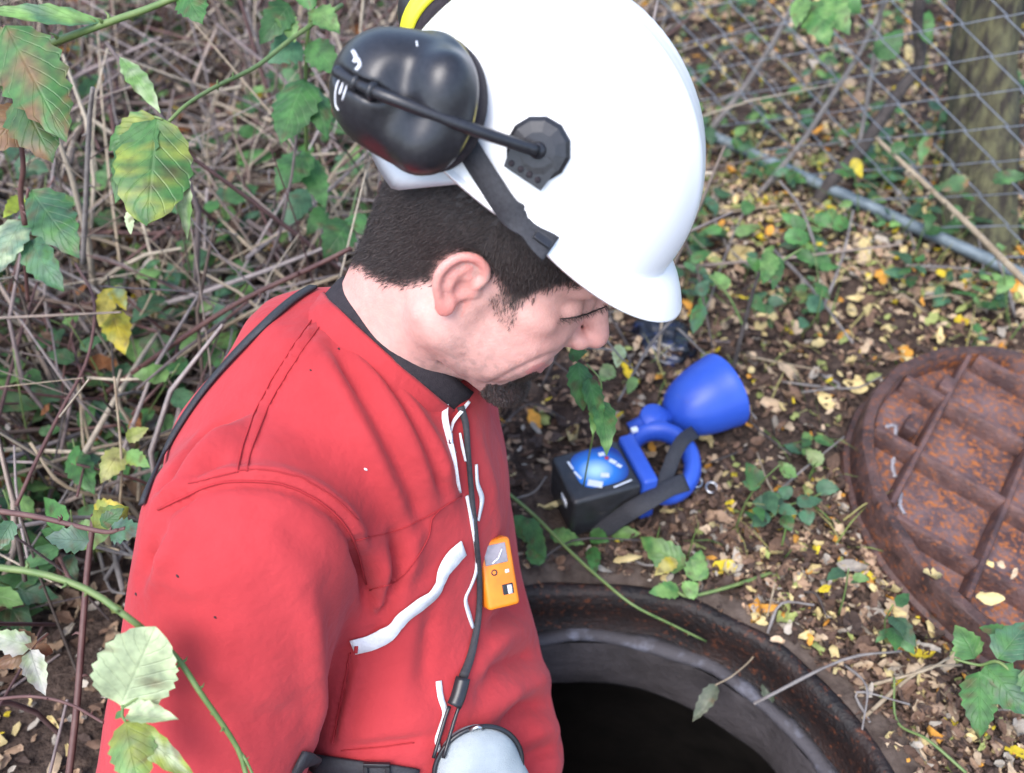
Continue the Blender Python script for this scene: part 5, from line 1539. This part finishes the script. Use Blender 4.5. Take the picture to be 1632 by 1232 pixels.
# two more long runners
plant('dry_cane', 'long dark red cane slanting up to the collar through the dry stems', 'cane', (160, 640, 1.35), [([(150, 640, 1.38), (260, 560, 1.30), (380, 482, 1.24), (500, 425, 1.2), (560, 395, 1.2)], .0040, .0030, M_stemr, 8)], [])
plant('dry_cane', 'brown cane just below the dark red one behind the shoulder', 'cane', (210, 640, 1.4), [([(200, 640, 1.42), (320, 545, 1.34), (440, 478, 1.28), (540, 440, 1.25)], .0032, .0026, M_stemt, 4)], [])
plant('dry_cane', 'upright purple-brown cane at the lower left beside the elbow', 'cane', (110, 1240, .95), [([(108, 1250, .95), (122, 1130, .96), (132, 1000, .98), (140, 900, 1.0), (150, 820, 1.02)], .0036, .0030, M_stemr, 5)], [])
plant('dry_cane', 'tall grey-tan dead cane standing left of the yellow leaves', 'cane', (135, 560, 1.3), [([(132, 420, 1.30), (138, 300, 1.22), (142, 200, 1.16), (148, 140, 1.12)], .0034, .0026, M_stemy, 2)], [])
plant('dry_cane', 'thin curved runner with thorns below the curled brown leaf', 'cane', (0, 1112, .85), [([(-20, 1116, .86), (50, 1110, .85), (110, 1122, .84), (165, 1152, .82)], .0016, .0012, M_stemr, 6)], [])
plant('dry_cane', 'purple dead cane leaning across the left edge below the yellow leaves', 'cane', (30, 805, 1.05), [([(26, 806, 1.05), (60, 730, 1.08), (100, 650, 1.12), (140, 570, 1.16), (150, 480, 1.2), (120, 420, 1.24)], .0022, .0018, M_stemr, 4)], [])
# ------------------------------------------------------------------ leaf litter, twigs and dry undergrowth
LR = random.Random(21)
def blocked(x, y, m=0.0):
    if math.hypot(x - MCX, y - MCY) < .335 + m: return True
    if math.hypot(x - MCX, y - MCY) < .355 + m and LR.random() < .45: return True
    if math.hypot(x - COVC.x, y - COVC.y) < .275 + m: return True
    l = LM.inverted() @ (Vector((x, y, 0)) - LC)
    if abs(l.x) < .08 + m and abs(l.y) < .05 + m: return True
    if m >= .02 and -.10 < l.x < .27 and -.09 < l.y < .16: return True
    return False
LITTER = [((.40, .30, .20), 6, 'tan'), ((.50, .40, .19), 4, 'pale yellow'), ((.30, .20, .13), 5, 'light brown'), ((.14, .085, .058), 4, 'brown'), ((.06, .040, .032), 3, 'dark brown'),
          ((.32, .28, .23), 3, 'grey'), ((.24, .27, .09), 2, 'olive green'), ((.48, .23, .04), 1, 'orange'), ((.52, .40, .03), 1, 'yellow')]
LW = [l[1] for l in LITTER]
def litter_leaf(x, y, z, size, r, fine=False):
    a = r.uniform(0, 6.283)
    tl = Vector((r.gauss(0, .5), r.gauss(0, .5), 1)).normalized()
    ax = Vector((math.cos(a), math.sin(a), 0)); ax = (ax - tl * ax.dot(tl)).normalized(); b = tl.cross(ax)
    curl = r.uniform(-.6, 1.0); skew = r.gauss(0, .16); w = size * r.uniform(.38, .68)
    V, F = [], []
    us = (0, .22, .48, .76, 1) if not fine else (0, .15, .35, .55, .75, .9, 1)
    for u in us:
        ww = max(.06, math.sin(math.pi * min(1, u * .86 + .08)) ** .8) * w / 2
        for c in (-1, 0, 1):
            V.append(Vector((x, y, z)) + ax * (u - .5) * size + b * (c * ww * (1 + r.uniform(-.42, .42)) + skew * u * u * size) + ax * r.uniform(-.06, .06) * size * abs(c) + tl * (abs(c) * ww * curl + (u - .5) ** 2 * size * curl * 1.1 + r.uniform(-.08, .08) * size))
    for i in range(len(us) - 1):
        for j in range(2): F.append((i * 3 + j, i * 3 + j + 1, i * 3 + j + 4, i * 3 + j + 3))
    return V, F
M_litter = mat('dead_leaf', (.8, .8, .8), .8, col2=(1.15, 1.15, 1.15), attr='tone', scale=120, spec=.25, bump=.5, bscale=260)
def scatter_litter(n, xr=(-2.3, 2.6), yr=(.25, 3.6), small=1.0):
    V, F, T = [], [], []
    k = 0
    while k < n:
        # denser close to the camera's view, thinning with distance
        x = LR.uniform(*xr); y = LR.uniform(*yr)
        if abs(x) > .45 + y * .62: continue
        if blocked(x, y, -.01 if LR.random() < .1 else .01): continue
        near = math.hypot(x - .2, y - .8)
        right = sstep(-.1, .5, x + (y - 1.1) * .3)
        dens = .75 + .25 * sstep(.3, .75, math.hypot(x - MCX, y - MCY) - .1)
        if LR.random() > dens: continue
        s = small * min(.05, LR.lognormvariate(-4.2, .45))
        pal = LITTER[LR.choices(range(9), LW)[0]][0]
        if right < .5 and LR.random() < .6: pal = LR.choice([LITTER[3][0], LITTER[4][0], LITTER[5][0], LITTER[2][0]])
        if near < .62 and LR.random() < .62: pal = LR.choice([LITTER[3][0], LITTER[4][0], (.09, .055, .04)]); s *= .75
        v, f = litter_leaf(x, y, gz(x, y) + LR.uniform(.002, .016), s, LR)
        n0 = len(V); V += v; F += [tuple(i + n0 for i in q) for q in f]
        j = LR.uniform(.75, 1.2)
        T += [(pal[0] * j, pal[1] * j, pal[2] * j)] * len(v)
        k += 1
    return V, F, T
V, F, T = scatter_litter(34000)
V2_, F2_, T2_ = scatter_litter(11000, (-.15, 1.35), (.45, 1.75), .78)
F = F + [tuple(i + len(V) for i in q) for q in F2_]; V = V + V2_; T = T + T2_
V2_, F2_, T2_ = scatter_litter(5200, (.10, .95), (.12, .85), .85)
F = F + [tuple(i + len(V) for i in q) for q in F2_]; V = V + V2_; T = T + T2_
tag(obj('leaf_litter', V, F, M_litter, smooth=False, attrs={'tone': ('POINT', np.array(T))}), 'brown and tan leaf litter covering the soil', 'leaf litter', kind='stuff')
# the larger fallen leaves, one by one
spots = [(1050, 905, 46, 1), (1000, 888, 40, 1), (1215, 975, 40, 7), (1250, 978, 34, 6), (1155, 905, 36, 8), (1160, 912, 30, 1), (1330, 1045, 34, 1), (1335, 965, 26, 1), (1300, 1025, 30, 6), (1290, 1015, 24, 7), (1375, 930, 30, 8), (1412, 955, 36, 1), (1230, 930, 24, 2),
         (1540, 455, 32, 8), (800, 680, 34, 7), (870, 660, 42, 2), (850, 672, 36, 7), (770, 645, 30, 1), (785, 655, 24, 1), (880, 812, 40, 1), (960, 905, 34, 5), (1330, 500, 30, 1), (1420, 520, 26, 1), (1260, 545, 30, 1), (1180, 470, 36, 8), (1100, 470, 40, 6), (1500, 515, 28, 0), (1375, 560, 30, 0),
         (1270, 520, 34, 6), (1170, 612, 30, 0), (1235, 590, 34, 0), (1255, 690, 30, 0), (1425, 985, 28, 1), (1390, 1010, 24, 1), (1452, 1065, 30, 0), (1210, 985, 26, 1), (1150, 985, 18, 5), (960, 1000, 18, 5), (1180, 880, 26, 1), (1120, 845, 24, 0)]
def where(px, py):
    if px < 620:
        return ('near the top left corner' if py < 240 else 'level with the yellow leaves at the left' if py < 620 else 'beside the red shoulder at the left' if py < 860 else 'in the lower left corner') if px < 300 else ('behind the ear muff' if py < 300 else 'behind the red collar')
    if py < 230: return 'behind the fence pipe' if px < 1330 else 'behind the fence by the tree'
    if py < 430: return 'between helmet and fence pipe' if px < 1290 else 'along the fence pipe'
    if py < 600: return 'below the helmet peak' if px < 1200 else 'between fence pipe and rusty cover'
    if px > 1330: return 'at the edge of the rusty cover' if py < 900 else 'below the rusty cover'
    if py < 800: return 'beside the blue lamp'
    return 'beside the open manhole'
grp = 'large fallen leaves on the ground'
def fallen(x, y, z, s, ci, r):
    v, f = litter_leaf(x, y, z, s, r, True)
    c = np.array(LITTER[ci][0]) * r.uniform(.9, 1.2)
    o = obj('fallen_leaf', v, f, M_litter, attrs={'tone': ('POINT', np.tile(c, (len(v), 1)))}, loc=(x, y, z))
    q_ = PJ((x, y, z))[0]
    tag(o, '%s %s fallen leaf %s' % ('larger' if s > .030 else 'smaller', LITTER[ci][2], where(*q_)), 'leaf', grp)
for (px, py, w, ci) in spots:
    p = W(px, py, .01)
    if math.hypot(p.x - MCX, p.y - MCY) < .33: continue
    fallen(p.x, p.y, gz(p.x, p.y) + .014, w / 1180 * 1.0, ci, LR)
k = 0
while k < 235:
    px, py = LR.uniform(780, 1640), LR.uniform(-10, 1240)
    if LR.random() < .25: px = LR.uniform(0, 600)
    p = W(px, py, .01)
    if blocked(p.x, p.y, .02): continue
    ci = LR.choices([0, 1, 2, 5, 6, 7, 8], [5, 5, 2, 2, 2, 1.2, 1.5])[0]
    if px < 600: ci = LR.choice([2, 3, 0, 5])
    fallen(p.x, p.y, gz(p.x, p.y) + LR.uniform(.008, .016), LR.uniform(.022, .036), ci, LR)
    k += 1
# pale leaves on the cover
for (px, py, w, ci) in ((1485, 925, 34, 1), (1575, 955, 40, 1), (1578, 888, 22, 1), (1600, 890, 16, 0), (1455, 565, 20, 1), (1620, 905, 20, 0)):
    q = D(px, py, 1.0) - CAMP
    t = (COVC - CAMP).dot(COVN) / q.dot(COVN)
    p = CAMP + q * t
    fallen(p.x, p.y, p.z - .012 if w < 25 else p.z + .004, w / 1250, ci, LR)

# undergrowth of dry stems on the bramble side: a tangle nobody could count
def tangle(n, seed):
    r = random.Random(seed)
    mb = MB()
    cols = [(.32, .26, .19), (.25, .20, .17), (.18, .145, .14), (.42, .36, .28), (.12, .07, .066), (.10, .08, .07), (.28, .24, .23), (.15, .11, .09)]
    k = 0
    while k < n:
        x = r.uniform(-2.1, .25); y = r.uniform(.45, 3.3)
        if abs(x) > .5 + y * .62: continue
        if math.hypot(x - MCX, y - MCY) < .50: continue
        if math.hypot(x + .12, y - .62) < .33: continue
        if x > -.15 and y < 1.25: continue
        h = r.uniform(0, .16) * (1 if x < -.2 else .5)
        L_ = r.uniform(.10, .42)
        a = r.uniform(0, 6.283)
        el = r.gauss(.15, .42) if r.random() < .62 else r.uniform(.7, 1.5)
        d = Vector((math.cos(a) * math.cos(el), math.sin(a) * math.cos(el), math.sin(el)))
        p = Vector((x, y, gz(x, y) + h))
        bend = Vector((r.gauss(0, .25), r.gauss(0, .25), r.gauss(-.12, .15)))
        pts = [p + d * L_ * t + bend * L_ * t * t for t in (0, .33, .66, 1)]
        pts = [Vector((q.x, q.y, max(q.z, gz(q.x, q.y) + .003))) for q in pts]
        if any(math.hypot(q.x + .15, q.y - .58) < .30 for q in pts): continue
        r0 = r.choice([.0012, .0016, .0022, .0030, .0040]) * r.uniform(.8, 1.2)
        j = r.uniform(.7, 1.25); c = r.choice(cols)
        mb.tube(pts, [r0, r0 * .95, r0 * .85, r0 * .6], 4, cap=False, a=(c[0] * j, c[1] * j, c[2] * j, 1))
        k += 1
    return mb
M_dry = mat('dry_stem', (.8, .8, .8), .85, col2=(1.15, 1.13, 1.1), attr='tone', scale=80, spec=.25)
tag(tangle(5000, 5).build('dry_undergrowth', M_dry, attr='tone'), 'tangle of thin dry stems on the bramble side', 'undergrowth', kind='stuff')
# withered leaves caught in the tangle
V, F, T = [], [], []
for k in range(1500):
    x = LR.uniform(-1.9, -.1); y = LR.uniform(.5, 3.2)
    if abs(x) > .5 + y * .62 or math.hypot(x + .15, y - .58) < .36 or math.hypot(x - MCX, y - MCY) < .5: continue
    c_ = LR.choice([(.10, .060, .040), (.16, .10, .065), (.07, .045, .034), (.24, .19, .14), (.20, .085, .035), (.30, .26, .22), (.05, .10, .035), (.07, .14, .05)])
    v, f = litter_leaf(x, y, gz(x, y) + LR.uniform(.01, .14), LR.uniform(.02, .055), LR)
    n0 = len(V); V += v; F += [tuple(i + n0 for i in q) for q in f]; T += [c_] * len(v)
tag(obj('withered_leaves', V, F, M_litter, smooth=False, attrs={'tone': ('POINT', np.array(T))}), 'withered leaves caught in the dry stems', 'leaf litter', kind='stuff')
# single dead stems that stand out
STEMC = [M_stemt, M_stemy, M_stemr, M_twig]
SN_ = ['tan', 'grey', 'reddish', 'dark']
def loose(px0, py0, px1, py1, z0, z1, r0, mi, label, group, name):
    a, b = W(px0, py0, 0), W(px1, py1, 0)
    a.z = gz(a.x, a.y) + z0; b.z = gz(b.x, b.y) + z1
    m1 = a.lerp(b, .5) + Vector((LR.gauss(0, .015), LR.gauss(0, .015), LR.uniform(0, .015)))
    P = [Vector(q) for q in spline([tuple(a), tuple(m1), tuple(b)], 9)]
    P = [Vector((q.x, q.y, max(q.z, gz(q.x, q.y) + r0 * .8))) for q in P]
    o = MB().tube([q for q in P], [r0 * (1 - .4 * i / 8) * (1 + .15 * ((i * 7) % 3 - 1)) for i in range(9)], 6).build(name, STEMC[mi], loc=a)
    return tag(o, label, name.split('_')[-1], group)
for k in range(130):
    px, py = LR.uniform(-20, 560), LR.uniform(-10, 1000)
    if px > 560 - py * .38 + 40: px *= .5
    mi = LR.choices([0, 1, 2, 3], [4, 4, 2, 1])[0]
    ang = LR.uniform(0, 6.28); ln = LR.uniform(70, 230)
    loose(px, py, px + ln * math.cos(ang), py + ln * math.sin(ang), LR.uniform(.0, .12), LR.uniform(.02, .20), LR.uniform(.0018, .0036), mi, '%s dead stem in the dry tangle %s' % (SN_[mi], where(min(px, 600), py)), 'single dead stems left of the man', 'dead_stem')
TW = [(1200, 1125, 1425, 1060, 5), (1372, 1150, 1520, 1080, 6), (1385, 1155, 1440, 1140, 4), (1275, 950, 1310, 1005, 4), (1222, 1012, 1290, 985, 5), (1290, 870, 1200, 745, 4), (1230, 400, 1350, 575, 7), (840, 915, 1020, 880, 4), (1010, 895, 1090, 915, 4), (1365, 1100, 1500, 1070, 5),
      (1190, 850, 1330, 740, 4), (1180, 660, 1250, 760, 4), (1360, 230, 1450, 420, 4), (1105, 350, 1280, 352, 6), (1440, 430, 1600, 470, 5), (1100, 420, 1210, 380, 4), (1240, 610, 1390, 640, 5), (1190, 560, 1300, 620, 5), (820, 800, 870, 780, 4), (790, 700, 900, 690, 4), (1140, 600, 1200, 690, 4), (1460, 820, 1380, 760, 4),
      (1340, 1060, 1365, 1180, 4), (1190, 720, 1120, 760, 4), (1130, 330, 1240, 470, 5), (1310, 260, 1500, 420, 4), (1210, 300, 1120, 520, 4), (1390, 350, 1180, 480, 4), (1480, 300, 1560, 470, 4), (1230, 90, 1330, 240, 4), (1120, 60, 1210, 210, 4), (1050, 20, 1150, 120, 4), (1500, 30, 1600, 210, 4), (1330, 20, 1260, 180, 4)]
for i, (x0, y0, x1, y1, w) in enumerate(TW):
    mi = (1, 0, 1, 3)[i % 4]
    loose(x0, y0, x1, y1, .008, .03, w / 2 / 1180, mi, '%s loose twig on the litter %s' % (SN_[mi], where((x0 + x1) / 2, (y0 + y1) / 2)), 'loose twigs right of the man', 'loose_twig')
for k in range(60):
    px, py = LR.uniform(800, 1632), LR.uniform(0, 700)
    ang = LR.uniform(0, 6.28); ln = LR.uniform(40, 170)
    a, b = W(px, py), W(px + ln * math.cos(ang), py + ln * math.sin(ang))
    if blocked(a.x, a.y, .03) or blocked(b.x, b.y, .03) or blocked((a.x + b.x) / 2, (a.y + b.y) / 2, .03): continue
    mi = LR.choices([0, 1, 3], [2, 3, 1])[0]
    loose(px, py, px + ln * math.cos(ang), py + ln * math.sin(ang), .008, LR.uniform(.01, .12), LR.uniform(.0014, .0030), mi, 'thin %s loose twig on the litter %s' % (SN_[mi], where(max(px, 640), py)), 'loose twigs right of the man', 'loose_twig')
# small green sprigs scattered through both sides
def sprig(px, py, h, nl, size, cols, label, group):
    p = W(px, py, 0); p.z = gz(p.x, p.y)
    o = empty('green_sprig', p, label, 'sprig', group)
    lean = Vector((LR.gauss(0, .3), LR.gauss(-.1, .3), 1)).normalized()
    top = p + lean * h
    P = [p, p.lerp(top, .5) + Vector((LR.gauss(0, .008), LR.gauss(0, .008), 0)), top]
    MB().tube([Vector(q) for q in spline([tuple(q) for q in P], 6)], [.0014, .0013, .0012, .0011, .0010, .0008], 5).build('stem', M_stemg, o)
    for i in range(nl):
        t = LR.uniform(.35, 1); b = p.lerp(top, t)
        a = LR.uniform(0, 6.283); d = Vector((math.cos(a), math.sin(a), LR.uniform(-.5, .35))).normalized()
        s = size * LR.uniform(.6, 1.25)
        leaf(o, b + d * .006, b + d * (.006 + s), s * LR.uniform(.5, .75), LR.choice(cols), nrm=Vector((LR.gauss(0, .3), LR.gauss(-.3, .3), 1)), rows=7, serr=.08)
GC = [GREEN, DGREEN, LGREEN, BGREEN, (.07, .17, .06), (.045, .11, .05)]
k = 0
while k < 118:
    px, py = LR.uniform(-10, 560), LR.uniform(-10, 1000)
    if px > 540 - max(0, py - 430) * .75 and py > 420: continue
    sprig(px, py, LR.uniform(.08, .28), LR.randint(3, 6), LR.uniform(.030, .058), GC, 'small green bramble sprig in the dry tangle ' + where(min(px, 600), py), 'green sprigs left of the man'); k += 1
k = 0
while k < 105:
    px, py = LR.uniform(1040, 1640), LR.uniform(-10, 520) if LR.random() < .8 else LR.uniform(520, 1200)
    p = W(px, py)
    if blocked(p.x, p.y, .03): continue
    sprig(px, py, LR.uniform(.03, .16), LR.randint(3, 6), LR.uniform(.022, .044), GC, 'small green sprig in the leaf litter ' + where(max(px, 640), py), 'green sprigs right of the man'); k += 1
# grass blades
mb = MB()
for k in range(420):
    px, py = LR.uniform(980, 1632), LR.uniform(0, 900)
    p = W(px, py)
    if blocked(p.x, p.y, .02): continue
    p.z = gz(p.x, p.y)
    d = Vector((LR.gauss(0, .5), LR.gauss(0, .5), LR.uniform(.3, 1.2))).normalized(); L_ = LR.uniform(.03, .10)
    q = p + d * L_ * .6; e = p + d * L_ + Vector((d.x, d.y, -.4)) * L_ * .25
    s_ = d.cross(Vector((0, 0, 1))).normalized() * .0012
    g_ = LR.choice([(.09, .16, .04, 1), (.16, .20, .06, 1), (.28, .26, .10, 1)])
    mb.add([p - s_, p + s_, q + s_ * .8, q - s_ * .8, e], [(0, 1, 2, 3), (3, 2, 4)], g_)
tag(mb.build('grass', M_dry, smooth=False, attr='tone'), 'thin grass blades in the litter', 'grass', kind='stuff')
# crown of the tree, above the picture
mb = MB()
for k in range(1400):
    c = Vector((.92, 1.95, 3.2)) + Vector((LR.gauss(0, .42), LR.gauss(0, .42), LR.gauss(0, .38)))
    n = Vector((LR.gauss(0, 1), LR.gauss(0, 1), 1.2)).normalized(); t = n.orthogonal().normalized(); b = n.cross(t); s = LR.uniform(.03, .055)
    mb.add([c - t * s, c + b * s * .5, c + t * s, c - b * s * .5], [(0, 1, 2, 3)], LR.choice([(*GREEN, 1), (*DGREEN, 1), (*YGREEN, 1), (*YELLOW, 1)]))
mb.build('crown', M_dry, tree, smooth=False, attr='tone')
for k in range(7):
    a = k * .9; b0 = Vector(TP[45 + 2 * k])
    MB().tube([b0, b0 + Vector((math.cos(a) * .25, math.sin(a) * .25, .25)), b0 + Vector((math.cos(a) * .6, math.sin(a) * .6, .5))], [.014, .009, .004], 6).build('limb', M_bark, tree)
